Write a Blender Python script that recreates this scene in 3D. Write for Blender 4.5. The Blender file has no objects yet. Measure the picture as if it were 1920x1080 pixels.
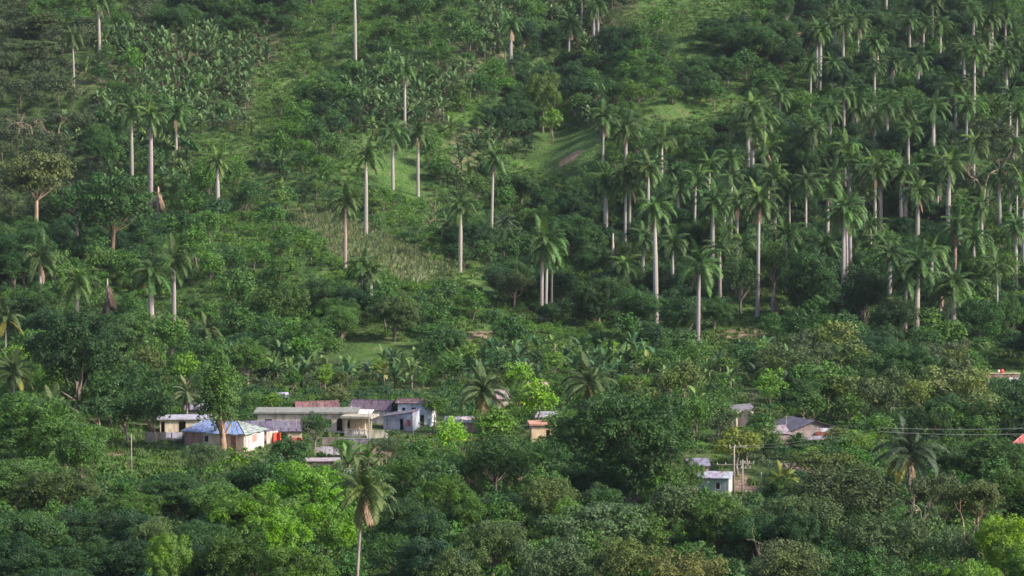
import bpy, math, random
import numpy as np
R = math.radians
random.seed(7); rng = np.random.default_rng(7)
scene = bpy.context.scene
COL = scene.collection

# ------------------------------------------------------------------ camera, sky, sun, exposure
PITCH = R(-4.0); CAMZ = 60.0; FPX = 960 / math.tan(R(10.0))
cam_d = bpy.data.cameras.new('camera'); cam_d.sensor_width = 36
cam_d.lens = 18 / math.tan(R(10.0)); cam_d.clip_start = 1; cam_d.clip_end = 6000
cam = bpy.data.objects.new('camera', cam_d); COL.objects.link(cam)
cam.location = (0, 0, CAMZ); cam.rotation_euler = (R(90) + PITCH, 0, 0)
scene.camera = cam
SUN_AZ, SUN_EL = 112.0, 36.0           # degrees clockwise from +Y, elevation
world = bpy.data.worlds.new('World'); scene.world = world; world.use_nodes = True
wn = world.node_tree.nodes; wl = world.node_tree.links
bg = wn['Background']; sky = wn.new('ShaderNodeTexSky'); sky.sky_type = 'NISHITA'; sky.sun_disc = False
sky.sun_elevation = R(SUN_EL); sky.sun_rotation = R(SUN_AZ); sky.air_density = 1.0; sky.dust_density = 2.5; sky.ozone_density = 1.0
bg.inputs['Strength'].default_value = 0.13
wl.new(sky.outputs[0], bg.inputs[0])
sd = bpy.data.lights.new('sun', 'SUN'); sd.energy = 4.2; sd.angle = R(8); sd.color = (1.0, 0.93, 0.82)
sun = bpy.data.objects.new('sun', sd); COL.objects.link(sun)
sun.rotation_euler = (R(90 - SUN_EL), 0, R(180 - SUN_AZ))
scene.view_settings.view_transform = 'Standard'; scene.view_settings.look = 'None'
scene.view_settings.gamma = 1; scene.view_settings.use_curve_mapping = False
scene.view_settings.exposure = 0.98
HAZE = 0.000024

# ------------------------------------------------------------------ pixel <-> world
F_ = np.array([0, math.cos(PITCH), math.sin(PITCH)]); U_ = np.array([0, -math.sin(PITCH), math.cos(PITCH)])
CAMP = np.array([0, 0, CAMZ])
def project(x, y, z):
    wx, wy, wz = x, y, z - CAMZ
    d = wy * F_[1] + wz * F_[2]
    return 960 + FPX * wx / d, 540 - FPX * (wy * U_[1] + wz * U_[2]) / d, d
PY = np.array([-1500, -400, 0, 60, 120, 200, 300, 400, 450, 610, 660, 730, 800, 870, 960, 1100, 1250, 1500, 2600.])
PZ = np.array([60, 60, 57, 41, 20, 6, 1, 3, 4.4, 5.0, 9.5, 21.7, 39, 58, 87.8, 122, 138, 130, 60.])
def terrain(x, y):
    x = np.asarray(x, float); y = np.asarray(y, float)
    z = 0
    for k in (-18, -12, -6, 0, 6, 12, 18): z = z + np.interp(y + k, PY, PZ)
    z = z / 7
    # near rounded spur on the left, falling away to the right
    a = R(-9); dx, dy = x + 78, y - 668
    xr, yr = dx * math.cos(a) + dy * math.sin(a), -dx * math.sin(a) + dy * math.cos(a)
    sx = np.where(xr > 0, 75, 60.)
    z = z + 9.5 * np.exp(-(xr / sx) ** 2 - (yr / 40) ** 2)
    # gully up the middle
    xg = 4 + (y - 760) * 0.06 + 4 * np.sin(y / 45)
    g = np.exp(-((x - xg) / 15) ** 2) * np.clip((y - 690) / 60, 0, 1) * np.clip((1050 - y) / 100, 0, 1)
    z = z - 9 * g
    z = z + 6 * np.exp(-((x - 52) / 30) ** 2 - ((y - 850) / 60) ** 2)
    z = z + 5 * np.exp(-((x + 45) / 26) ** 2 - ((y - 800) / 80) ** 2)
    w = np.clip((y - 560) / 120, 0, 1) + np.clip((300 - y) / 150, 0, 1) * .6
    z = z + w * (1.6 * np.sin(x / 17 + y / 41) + 1.2 * np.sin(y / 19 - x / 31 + 1) + .8 * np.sin(x / 8.3 + 2) * np.sin(y / 11))
    z = z + .35 * np.sin(x / 6.1 + .7) * np.sin(y / 7.3)
    return z
_T = np.concatenate([np.arange(230, 1150, 1.0)])
def hit(u, v):
    d = F_ + (u - 960) / FPX * np.array([1, 0, 0]) + (540 - v) / FPX * U_
    P = CAMP[None] + _T[:, None] * d[None]
    below = P[:, 2] < terrain(P[:, 0], P[:, 1])
    k = int(np.argmax(below)) if below.any() else len(_T) - 1
    lo, hi = (_T[k - 1] if k else _T[0]), _T[k]
    for _ in range(12):
        m = (lo + hi) / 2; q = CAMP + m * d
        if q[2] < terrain(q[0], q[1]): hi = m
        else: lo = m
    q = CAMP + hi * d
    return float(q[0]), float(q[1]), float(terrain(q[0], q[1]))
def at_depth(u, v, y):
    """point on the ray of pixel u,v at world distance y"""
    d = F_ + (u - 960) / FPX * np.array([1, 0, 0]) + (540 - v) / FPX * U_
    return CAMP + d * (y / d[1])

# layout of the plant cover, a coarse plan of the hillside (60 px of the photograph a cell)
CELLS = [
 "ammmaddddmllmmmbmbbbgggmddbddddm",
 "aaabbbbbblmmmmbbddbdmgddddmddmdd",
 "aabbbbbbglmbbbbmddmmmddmmmdmmddd",
 "aaabbbbblmdbbblddlbmgggmmmmmmdmm",
 "aabdbbmgmmmgmlbbdggmmmdddmddddaa",
 "aaabmbmmbmgggmbmgmmgdmddmdmmmdaa",
 "aaddammmmccmlmmmddddddddddmdddmd",
 "dddddmmllccccmddmdddmddmmddmdmmm",
 "dmmmmmmmmmlmccgddmlmdmmmdddmddmm",
 "mmmmmmmmlmdmmmlmmddddddggdddddml",
 "lDDDllmmmmmggmgggllgdgggmmmdmmmd",
 "lDDmmmmbbbbgbmbbblbbbmgbyymdmymg",
 "mmDddmmmhhhhhhmllmmmmmmhmdmyyyyd",
 "mmmghhhhhhhhhhmmhmDDmlymhhmmddmd",
 "mmmggmmhhhhhmmmmmDDDDhhydmmmdmmm",
 "mmmmDDDDllDmmmmmmmDDmhmmDDDDDmmm",
 "mmDDDDDlllmmDDmmmmmmmmmdDDDDmmll",
 "DDDDDDDmlmmmDDmmmmmmmmmdDDDDmmll"]
POLY = [(535, 392), (600, 388), (680, 415), (770, 458), (855, 498), (842, 520), (800, 532), (735, 528), (690, 505), (640, 492), (600, 455), (545, 425)]
def in_poly(u, v):
    u = np.asarray(u, float); v = np.asarray(v, float); k = np.zeros(u.shape, bool); n = len(POLY)
    for i in range(n):
        (x0, y0), (x1, y1) = POLY[i], POLY[(i + 1) % n]
        k ^= ((y0 > v) != (y1 > v)) & (u < (x1 - x0) * (v - y0) / (y1 - y0 + 1e-9) + x0)
    return k
def cell(u, v):
    i = np.clip((np.asarray(v) / 60).astype(int), 0, 17); j = np.clip((np.asarray(u) / 60).astype(int), 0, 31)
    c = _C[i, j]; c = np.where(c == 'c', 'm', c); return np.where(in_poly(u, v), 'c', c)
_C = np.array([list(r) for r in CELLS])

STRIPS = [([(590, 50), (545, 120), (505, 200), (470, 262), (400, 285)], 24), ([(395, 425), (520, 445), (640, 500)], 9), ([(835, 520), (900, 572), (1000, 618), (1150, 652)], 15), ([(1000, 345), (960, 440)], 16), ([(640, 505), (760, 545), (860, 575)], 8), ([(1440, 20), (1260, 60), (1180, 45)], 16)]
def strip(u, v, pad=0):
    u = np.asarray(u, float); v = np.asarray(v, float); k = np.zeros(u.shape, bool)
    for pts, w in STRIPS:
        for (a, b), (c, d) in zip(pts, pts[1:]):
            L2 = (c - a) ** 2 + (d - b) ** 2; t = np.clip(((u - a) * (c - a) + (v - b) * (d - b)) / L2, 0, 1)
            k |= np.hypot(u - a - t * (c - a), v - b - t * (d - b)) < w + pad
    return k

# ------------------------------------------------------------------ materials
def nodes_of(m): return m.node_tree.nodes, m.node_tree.links
def leaf_mat(name, cols=None, trans=0.22, rough=0.55):
    """foliage; cols None -> object colour"""
    m = bpy.data.materials.new(name); m.use_nodes = True; n, l = nodes_of(m); n.clear()
    out = n.new('ShaderNodeOutputMaterial'); pb = n.new('ShaderNodeBsdfPrincipled'); tr = n.new('ShaderNodeBsdfTranslucent'); mx = n.new('ShaderNodeMixShader')
    oi = n.new('ShaderNodeObjectInfo'); at = n.new('ShaderNodeAttribute'); at.attribute_name = 'rnd'
    if cols is None: base = oi.outputs['Color']
    else:
        cr = n.new('ShaderNodeValToRGB'); cr.color_ramp.interpolation = 'LINEAR'
        while len(cr.color_ramp.elements) < len(cols): cr.color_ramp.elements.new(.5)
        for k, c in enumerate(cols):
            cr.color_ramp.elements[k].position = k / max(1, len(cols) - 1); cr.color_ramp.elements[k].color = (*c, 1)
        l.new(oi.outputs['Random'], cr.inputs[0]); base = cr.outputs[0]
    hs = n.new('ShaderNodeHueSaturation')
    mr = n.new('ShaderNodeMapRange'); mr.inputs['To Min'].default_value = .72; mr.inputs['To Max'].default_value = 1.3
    l.new(at.outputs['Fac'], mr.inputs['Value']); l.new(mr.outputs[0], hs.inputs['Value'])
    mr2 = n.new('ShaderNodeMapRange'); mr2.inputs['To Min'].default_value = .52; mr2.inputs['To Max'].default_value = .475
    l.new(at.outputs['Fac'], mr2.inputs['Value']); l.new(mr2.outputs[0], hs.inputs['Hue'])
    # slow patches of older and younger growth
    tc = n.new('ShaderNodeNewGeometry'); nz = n.new('ShaderNodeTexNoise'); nz.inputs['Scale'].default_value = .35; nz.inputs['Detail'].default_value = 3
    l.new(tc.outputs['Position'], nz.inputs['Vector'])
    mr3 = n.new('ShaderNodeMapRange'); mr3.inputs['From Min'].default_value = .3; mr3.inputs['From Max'].default_value = .7; mr3.inputs['To Min'].default_value = .85; mr3.inputs['To Max'].default_value = 1.12
    l.new(nz.outputs['Fac'], mr3.inputs['Value']); l.new(mr3.outputs[0], hs.inputs['Saturation'])
    l.new(base, hs.inputs['Color'])
    l.new(hs.outputs[0], pb.inputs['Base Color']); pb.inputs['Roughness'].default_value = rough
    pb.inputs['Specular IOR Level'].default_value = .14
    l.new(hs.outputs[0], tr.inputs['Color']); mx.inputs[0].default_value = trans
    l.new(pb.outputs[0], mx.inputs[1]); l.new(tr.outputs[0], mx.inputs[2]); l.new(mx.outputs[0], out.inputs[0])
    return m
def pm(name, c1, c2=None, scale=1.0, rough=.8, objcol=False, stretch=(1, 1, 1), metal=0, bump=0, coord='Object', detail=5, lo=.35, hi=.65):
    m = bpy.data.materials.new(name); m.use_nodes = True; n, l = nodes_of(m); pb = n['Principled BSDF']
    pb.inputs['Roughness'].default_value = rough; pb.inputs['Metallic'].default_value = metal
    c2 = c2 or tuple(c * .7 for c in c1)
    tc = n.new('ShaderNodeTexCoord'); mp = n.new('ShaderNodeMapping'); mp.inputs['Scale'].default_value = stretch
    nz = n.new('ShaderNodeTexNoise'); nz.inputs['Scale'].default_value = scale; nz.inputs['Detail'].default_value = detail
    cr = n.new('ShaderNodeValToRGB'); cr.color_ramp.elements[0].position = lo; cr.color_ramp.elements[1].position = hi
    cr.color_ramp.elements[0].color = (*c1, 1); cr.color_ramp.elements[1].color = (*c2, 1)
    l.new(tc.outputs[coord], mp.inputs[0]); l.new(mp.outputs[0], nz.inputs['Vector']); l.new(nz.outputs['Fac'], cr.inputs[0])
    if objcol:
        oi = n.new('ShaderNodeObjectInfo'); mm = n.new('ShaderNodeMix'); mm.data_type = 'RGBA'; mm.blend_type = 'MULTIPLY'; mm.inputs['Factor'].default_value = 1
        l.new(cr.outputs[0], mm.inputs['A']); l.new(oi.outputs['Color'], mm.inputs['B']); l.new(mm.outputs['Result'], pb.inputs['Base Color'])
    else: l.new(cr.outputs[0], pb.inputs['Base Color'])
    if bump:
        b = n.new('ShaderNodeBump'); b.inputs['Distance'].default_value = bump; l.new(nz.outputs['Fac'], b.inputs['Height']); l.new(b.outputs[0], pb.inputs['Normal'])
    return m
M = {}
M['leaf'] = leaf_mat('foliage')
M['bark'] = pm('bark', (.20, .165, .13), (.09, .072, .056), 3, .9, stretch=(1, 1, .3), objcol=True)
M['palm_trunk'] = pm('palm_trunk', (.47, .415, .375), (.235, .20, .185), 1.6, .85, stretch=(1, 1, .45), objcol=True)
M['shaft'] = pm('crownshaft', (.16, .22, .07), (.10, .15, .05), 3, .5)
M['dry'] = leaf_mat('dry_frond', [(.19, .12, .08), (.27, .19, .13)], .1)
M['wall'] = pm('plaster', (1, 1, 1), (.58, .54, .50), 1.5, .9, objcol=True, stretch=(1, 1, .35), lo=.42, hi=.66)
M['metal'] = pm('roof_sheet', (1, 1, 1), (.50, .36, .30), 1.6, .6, objcol=True, stretch=(1.8, .5, 1), lo=.45, hi=.66)
M['plain'] = pm('painted', (1, 1, 1), (.8, .78, .76), 4, .7, objcol=True)
M['wood'] = pm('weathered_wood', (.30, .26, .22), (.17, .145, .12), 4, .85, stretch=(6, 6, .5))
M['dark'] = pm('dark_glass', (.02, .022, .025), (.03, .03, .035), 2, .25)
M['wire'] = pm('wire', (.20, .195, .19), (.16, .155, .15), 2, .6)

# ------------------------------------------------------------------ mesh helpers
class MB:
    def __init__(s): s.v = []; s.f = []; s.r = []
    def add(s, vs, fs, r=None):
        o = len(s.v); s.v += [tuple(map(float, p)) for p in vs]; s.f += [tuple(i + o for i in f) for f in fs]
        s.r += [random.random() if r is None else r] * len(fs)
    def box(s, x0, x1, y0, y1, z0, z1):
        s.add([(x0, y0, z0), (x1, y0, z0), (x1, y1, z0), (x0, y1, z0), (x0, y0, z1), (x1, y0, z1), (x1, y1, z1), (x0, y1, z1)],
              [(0, 3, 2, 1), (4, 5, 6, 7), (0, 1, 5, 4), (1, 2, 6, 5), (2, 3, 7, 6), (3, 0, 4, 7)])
    def tube(s, pts, rad, n=6, cap=True):
        pts = np.array(pts, float); k = len(pts)
        rad = np.broadcast_to(rad, (k,)); vs = []; ref = np.array([.31, .17, .05])
        for i in range(k):
            t = pts[min(i + 1, k - 1)] - pts[max(i - 1, 0)]; t = t / (np.linalg.norm(t) + 1e-9)
            a = np.cross(t, [1, .13, .07] if abs(t[2]) > .5 else [0.05, .1, 1]); a /= np.linalg.norm(a) + 1e-9; b = np.cross(t, a)
            for j in range(n):
                th = 2 * math.pi * j / n; vs.append(pts[i] + rad[i] * (a * math.cos(th) + b * math.sin(th)))
        fs = [(i * n + j, i * n + (j + 1) % n, (i + 1) * n + (j + 1) % n, (i + 1) * n + j) for i in range(k - 1) for j in range(n)]
        if cap: fs += [tuple(range(n))[::-1], tuple((k - 1) * n + j for j in range(n))]
        s.add(vs, fs)
    def slab(s, q, th):
        """thin slab over 4 corners q, thickness th below"""
        q = [np.array(p, float) for p in q]; nrm = np.cross(q[1] - q[0], q[3] - q[0]); nrm /= np.linalg.norm(nrm) + 1e-9
        if nrm[2] < 0: nrm = -nrm
        lo = [p - nrm * th for p in q]
        s.add(q + lo, [(0, 1, 2, 3), (7, 6, 5, 4), (0, 4, 5, 1), (1, 5, 6, 2), (2, 6, 7, 3), (3, 7, 4, 0)])
    def mesh(s, name, mat, smooth=False):
        me = bpy.data.meshes.new(name); me.from_pydata(s.v, [], s.f); me.materials.append(mat)
        a = me.attributes.new('rnd', 'FLOAT', 'FACE'); a.data.foreach_set('value', s.r)
        if smooth: me.polygons.foreach_set('use_smooth', [True] * len(me.polygons))
        me.update(); return me
def quads_mesh(name, V, rnd, mat):
    """V (N,4,3)"""
    N = len(V); me = bpy.data.meshes.new(name)
    me.vertices.add(N * 4); me.vertices.foreach_set('co', V.reshape(-1).astype(np.float32))
    me.loops.add(N * 4); me.loops.foreach_set('vertex_index', np.arange(N * 4, dtype=np.int32))
    me.polygons.add(N); me.polygons.foreach_set('loop_start', np.arange(N, dtype=np.int32) * 4)
    try: me.polygons.foreach_set('loop_total', np.full(N, 4, np.int32))
    except Exception: pass
    a = me.attributes.new('rnd', 'FLOAT', 'FACE'); a.data.foreach_set('value', np.asarray(rnd, np.float32))
    me.materials.append(mat); me.update(calc_edges=True); me.validate(); return me
def ob(name, me, parent=None, loc=(0, 0, 0), rz=0, scale=(1, 1, 1), col=None, label=None):
    o = bpy.data.objects.new(name, me); COL.objects.link(o)
    o.location = loc; o.rotation_euler = (0, 0, rz); o.scale = scale
    if parent is not None: o.parent = parent
    if col is not None: o.color = (*col, 1)
    if label: o['label'] = label
    return o
def tag(o, label=None, cat=None, group=None, kind=None):
    if label: o['label'] = label
    if cat: o['category'] = cat
    if group: o['group'] = group
    if kind: o['kind'] = kind
    return o
def root(name, loc, label, cat, group=None, rz=0):
    return tag(ob(name, None, loc=loc, rz=rz), label, cat, group)
THINGS = []      # for relational labels: (object, u, v, noun phrase)
LAND = []        # landmarks (u, v, phrase)

# ------------------------------------------------------------------ ground
def build_ground():
    def axis(a, b, c, d, fine, coarse): return np.concatenate([np.arange(a, b, coarse), np.arange(b, c, fine), np.arange(c, d + 1, coarse)])
    xs = axis(-1500, -240, 240, 1500, 2.4, 45); ys = axis(-1400, 280, 1040, 2600, 2.4, 40)
    X, Y = np.meshgrid(xs, ys); Z = terrain(X, Y); nx, ny = len(xs), len(ys)
    V = np.stack([X, Y, Z], -1).reshape(-1, 3)
    i, j = np.meshgrid(np.arange(nx - 1), np.arange(ny - 1)); a = (j * nx + i).ravel()
    Fc = np.stack([a, a + 1, a + nx + 1, a + nx], -1)
    me = bpy.data.meshes.new('hillside'); me.from_pydata(V.tolist(), [], Fc.tolist())
    me.polygons.foreach_set('use_smooth', [True] * len(me.polygons))
    soil = np.zeros(len(V)); corn = np.zeros(len(V)); lush = np.zeros(len(V))
    u, v, d = project(V[:, 0], np.maximum(V[:, 1], 50), V[:, 2])
    cc = cell(u + rng.uniform(-9, 9, len(V)), v + rng.uniform(-6, 6, len(V)))
    corn[(cc == 'c')] = 1; lush[(cc == 'g') | (cc == 'l') | strip(u, v, 6)] = 1
    soil[(cc == 'h')] = .33; soil[(cc == 'b') & (v < 330)] = .35
    for (su, sv, ru, rv, w) in SOIL:
        p = hit(su, sv); rx = ru / FPX * p[1]
        ry = max(3, abs(hit(su, sv - rv)[1] - p[1]))
        q = np.exp(-(((V[:, 0] - p[0]) / rx) ** 2 + ((V[:, 1] - p[1]) / ry) ** 2) ** 1.5)
        soil = np.maximum(soil, q * w)
    for nm, arr in (('soil', soil), ('corn', corn), ('lush', lush)):
        at = me.attributes.new(nm, 'FLOAT', 'POINT'); at.data.foreach_set('value', arr.astype(np.float32))
    m = bpy.data.materials.new('hill_grass'); m.use_nodes = True; n, l = nodes_of(m); pb = n['Principled BSDF']; pb.inputs['Roughness'].default_value = .95; pb.inputs['Specular IOR Level'].default_value = .15
    geo = n.new('ShaderNodeNewGeometry')
    def noise(s, dt=6):
        z = n.new('ShaderNodeTexNoise'); z.inputs['Scale'].default_value = s; z.inputs['Detail'].default_value = dt; l.new(geo.outputs['Position'], z.inputs['Vector']); return z.outputs['Fac']
    def ramp(fac, stops):
        cr = n.new('ShaderNodeValToRGB')
        while len(cr.color_ramp.elements) < len(stops): cr.color_ramp.elements.new(.5)
        for e, (p, c) in zip(cr.color_ramp.elements, stops): e.position = p; e.color = (*c, 1)
        l.new(fac, cr.inputs[0]); return cr.outputs[0]
    def mix(f, a, b):
        mm = n.new('ShaderNodeMix'); mm.data_type = 'RGBA'; l.new(f, mm.inputs['Factor']); l.new(a, mm.inputs['A']); l.new(b, mm.inputs['B']); return mm.outputs['Result']
    def attr(nm): a = n.new('ShaderNodeAttribute'); a.attribute_name = nm; return a.outputs['Fac']
    base = ramp(noise(.12), [(.3, (.030, .055, .016)), (.55, (.045, .085, .022)), (.75, (.075, .11, .035))])
    lushc = ramp(noise(.22), [(.3, (.036, .076, .017)), (.5, (.058, .112, .024)), (.64, (.085, .122, .038)), (.76, (.13, .115, .065))])
    fine = ramp(noise(1.6, 8), [(.35, (.45, .45, .45)), (.65, (1.35, 1.35, 1.35))])
    cornc = ramp(noise(.8), [(.35, (.055, .10, .035)), (.65, (.13, .14, .065))])
    soilc = ramp(noise(.5), [(.3, (.12, .075, .055)), (.7, (.27, .19, .14))])
    c = mix(attr('lush'), base, lushc); c = mix(attr('corn'), c, cornc)
    sm = n.new('ShaderNodeMath'); sm.operation = 'SUBTRACT'; l.new(attr('soil'), sm.inputs[0])
    s2 = n.new('ShaderNodeMath'); s2.operation = 'MULTIPLY'; l.new(noise(.6), s2.inputs[0]); s2.inputs[1].default_value = .6; l.new(s2.outputs[0], sm.inputs[1])
    s3 = n.new('ShaderNodeMath'); s3.operation = 'MULTIPLY'; s3.use_clamp = True; l.new(sm.outputs[0], s3.inputs[0]); s3.inputs[1].default_value = 3.5
    c = mix(s3.outputs[0], c, soilc)
    mm = n.new('ShaderNodeMix'); mm.data_type = 'RGBA'; mm.blend_type = 'MULTIPLY'; mm.inputs['Factor'].default_value = .8; l.new(c, mm.inputs['A']); l.new(fine, mm.inputs['B'])
    l.new(mm.outputs['Result'], pb.inputs['Base Color'])
    b = n.new('ShaderNodeBump'); b.inputs['Distance'].default_value = .4; l.new(noise(1.1, 8), b.inputs['Height']); l.new(b.outputs[0], pb.inputs['Normal'])
    me.materials.append(m)
    tag(ob('hillside', me), kind='structure')
# bare earth: (u, v, half width px, half height px, weight)
SOIL = [(1510, 60, 32, 38, 1.0), (1390, 625, 45, 14, .9), (900, 630, 38, 10, 1.0), (1070, 295, 25, 9, .8), (620, 905, 30, 30, .7),
        (450, 12, 50, 6, .8), (215, 850, 45, 10, .5), (245, 868, 20, 5, .8), (700, 840, 60, 20, .7), (1400, 920, 26, 40, .9), (1640, 250, 22, 8, .9), (790, 835, 30, 12, .8),
        (1730, 705, 120, 6, .6), (900, 835, 50, 20, .6), (520, 470, 40, 8, .3), (440, 425, 40, 8, .3)]
build_ground()
def path(us, w, name, label):
    pts = [hit(*q) for q in us]; P = []
    for a, b in zip(pts, pts[1:]):
        for t in np.linspace(0, 1, 8, endpoint=False): P.append((a[0] + (b[0] - a[0]) * t, a[1] + (b[1] - a[1]) * t))
    vs = []; P = np.array(P); T = np.gradient(P, axis=0); T /= np.linalg.norm(T, axis=1)[:, None]
    for p, t in zip(P, T):
        for s in (-1, -.5, 0, .5, 1):
            q = p + np.array([-t[1], t[0]]) * s * w / 2; vs.append((q[0], q[1], terrain(*q) + .12 - .1 * abs(s)))
    fs = [(i * 5 + j, i * 5 + j + 1, i * 5 + j + 6, i * 5 + j + 5) for i in range(len(P) - 1) for j in range(4)]
    mb = MB(); mb.add(vs, fs); tag(ob(name, mb.mesh(name, M['earth'])), kind='structure')
M['earth'] = pm('earth', (.30, .22, .16), (.19, .14, .10), .7, .95)
path([(175, 612), (230, 604), (300, 597), (350, 597), (430, 606)], 3.2, 'footpath', '')

# ------------------------------------------------------------------ plant prototypes (meshes only)
def lobe_cloud(lobes, leaf, per, up=.35, jit=.55, hole=0):
    """lobes: list of (center, radius) -> leaf quads spread over the outer shell of each lobe"""
    Vs = []; Rn = []
    for c, r in lobes:
        n = int(per * r * r); d = rng.normal(size=(n, 3)); d /= np.linalg.norm(d, axis=1)[:, None]
        keep = rng.random(n) < np.clip(.6 + .55 * d[:, 2], .12, 1); d = d[keep]; n = len(d)
        pos = c + d * r * rng.uniform(.8, 1.06, (n, 1)) * np.array([1, 1, .85])
        nr = d * 1.0 + rng.normal(size=(n, 3)) * jit * .6 + np.array([0, 0, up]); nr /= np.linalg.norm(nr, axis=1)[:, None]
        a = np.cross(nr, rng.normal(size=(n, 3))); a /= np.linalg.norm(a, axis=1)[:, None] + 1e-9; b = np.cross(nr, a)
        s = leaf * rng.uniform(.6, 1.35, (n, 1))
        q = np.stack([pos - a * s, pos - b * s * .45 - nr * s * .1, pos + a * s, pos + b * s * .5 + nr * s * .05], 1)
        Vs.append(q); lr = rng.uniform(-.12, .12); Rn.append(np.clip(rng.normal(.45 + lr, .17, n), 0, 1))
    return np.concatenate(Vs), np.concatenate(Rn)
def limbs(mb, base, targets, r0, n=5):
    for t in targets:
        t = np.array(t); mid = base + (t - base) * .5 + rng.normal(size=3) * np.array([.4, .4, .2]) + np.array([0, 0, -.2])
        mb.tube([base, mid, t], [r0 * .8, r0 * .4, r0 * .1], n, cap=False)
def crown_proto(name, Rr=6.5, Hc=9., Ht=3.5, nl=22, rl=2.3, sub=8, leaf=.26, per=48, flat=1., shape='dome', trunk_r=.45, sep=.72):
    """returns dict with crown mesh, trunk mesh and sizes"""
    lob = []; L = []
    k = 0
    while len(L) < nl and k < 3000:
        k += 1
        d = rng.normal(size=3); d /= np.linalg.norm(d)
        if d[2] < -.8: continue
        az_ = math.atan2(d[1], d[0]); s = (rng.uniform(.55, 1) if rng.random() < .85 else rng.uniform(.1, .5)) * (1 + .2 * math.sin(2 * az_ + Rr * 9 + nl) + .14 * math.sin(3 * az_ + 4 * d[2] + Hc))
        p = np.array([d[0] * (Rr - rl), d[1] * (Rr - rl), d[2] * (Hc / 2 - rl * .8)]) * s
        if shape == 'cone': p[:2] *= 1 - .45 * (p[2] / Hc + .5)
        if shape == 'flat': p[2] = rng.choice([-.38, 0, .42]) * Hc * .6 + rng.normal() * .2 + (-.12 * (p[0] ** 2 + p[1] ** 2) / Rr)
        if all(np.linalg.norm((p - q) * np.array([1, 1, 1 / flat])) > rl * sep for q in L): L.append(p)
    cz = Ht + Hc / 2
    for p in L:
        r = rl * rng.uniform(.7, 1.15)
        for _ in range(sub):
            d = rng.normal(size=3); d /= np.linalg.norm(d)
            if d[2] < -.4: d[2] *= -1
            lob.append((p + d * r * .72 * np.array([1, 1, flat]) + np.array([0, 0, cz]), r * (rng.uniform(.28, .42) if shape == 'dome' and sub > 12 else rng.uniform(.34, .55))))
    V, rn = lobe_cloud(lob, leaf, per)
    if flat < .6: V[:, :, 2] = cz + (V[:, :, 2] - cz) * 1.0
    mb = MB(); top = np.array([0, 0, Ht + Hc * .22]); bend = rng.normal(size=2) * .25
    mb.tube([(0, 0, -.6), (bend[0], bend[1], Ht * .5), tuple(top)], [trunk_r * 1.15, trunk_r * .85, trunk_r * .6], 8, cap=False)
    limbs(mb, np.array([bend[0] * .6, bend[1] * .6, Ht * .95]), [p * .9 + np.array([0, 0, cz - rl * .3]) for p in L if p[2] > -Hc * .1][::3], trunk_r * .5)
    return dict(V=V, rn=rn, trunk=mb, R=Rr, H=Ht + Hc, name=name)
def bare_proto(name, H=9., spread=1.0, depth=4):
    mb = MB()
    def grow(p, d, L, r, k):
        q = p + d * L * .5 + rng.normal(size=3) * L * .06; e = p + d * L
        mb.tube([p, q, e], [r, r * .8, r * .62], 5, cap=False)
        if k == 0: return
        for _ in range(rng.integers(2, 4)):
            nd = d + rng.normal(size=3) * .55 * spread + np.array([0, 0, .12]); nd /= np.linalg.norm(nd)
            grow(e, nd, L * rng.uniform(.6, .82), r * .6, k - 1)
    grow(np.array([0, 0, -.4]), np.array([0, 0, 1.]), H * .36, H * .028, depth)
    return mb
P = {}
P['mango'] = [crown_proto('mango', Ht=2.6, nl=34, sub=9, leaf=.18, per=140), crown_proto('mango', Rr=7, Hc=9.5, Ht=2.6, nl=36, rl=2.4, sub=9, leaf=.18, per=135)]
P['lobed'] = [crown_proto('lobed', Rr=7, Hc=10, Ht=2.4, nl=22, rl=2.2, sub=16, leaf=.17, per=170, sep=1.12), crown_proto('lobed', Rr=7, Hc=9.5, Ht=2.4, nl=26, rl=1.9, sub=15, leaf=.17, per=175, sep=1.15)]
P['column'] = [crown_proto('column', Rr=4.6, Hc=11, Ht=2.2, nl=44, rl=1.9, sub=8, leaf=.2, per=105, trunk_r=.62)]
P['fine'] = [crown_proto('fine', Rr=6.5, Hc=7.5, Ht=2.6, nl=44, rl=1.6, sub=8, leaf=.17, per=115, trunk_r=.4), crown_proto('fine', Rr=6.5, Hc=7, Ht=3, nl=40, rl=1.7, sub=8, leaf=.17, per=110, trunk_r=.4)]
P['flat'] = [crown_proto('flat', Rr=6, Hc=5, Ht=5, nl=36, rl=1.7, sub=8, leaf=.2, per=85, flat=.35, shape='flat', trunk_r=.35), crown_proto('flat', Rr=5.5, Hc=6, Ht=3.5, nl=36, rl=1.6, sub=8, leaf=.2, per=85, flat=.4, shape='flat', trunk_r=.32)]
P['round'] = [crown_proto('round', Rr=4, Hc=7, Ht=1.2, nl=34, rl=1.3, sub=7, leaf=.17, per=120, trunk_r=.25)]
P['mid'] = [crown_proto('mid', Rr=3.6, Hc=5.4, Ht=1.3, nl=16, rl=1.5, sub=7, leaf=.21, per=80, trunk_r=.2) for _ in range(2)] + [crown_proto('mid', Rr=3.4, Hc=6.2, Ht=1.3, nl=17, rl=1.35, sub=7, leaf=.2, per=82, trunk_r=.2)]
P['midflat'] = [crown_proto('midflat', Rr=4, Hc=3.6, Ht=2.6, nl=20, rl=1.3, sub=7, leaf=.2, per=75, flat=.4, shape='flat', trunk_r=.18) for _ in range(2)]
P['bush'] = [crown_proto('bush', Rr=1.9, Hc=2.3, Ht=.1, nl=7, rl=.85, sub=5, leaf=.18, per=95, trunk_r=.06) for _ in range(3)]
P['carpet'] = [crown_proto('carpet', Rr=2.6, Hc=1.3, Ht=-.2, nl=12, rl=.8, sub=5, leaf=.2, per=55, trunk_r=.04) for _ in range(2)]
TREES = {}
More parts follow.
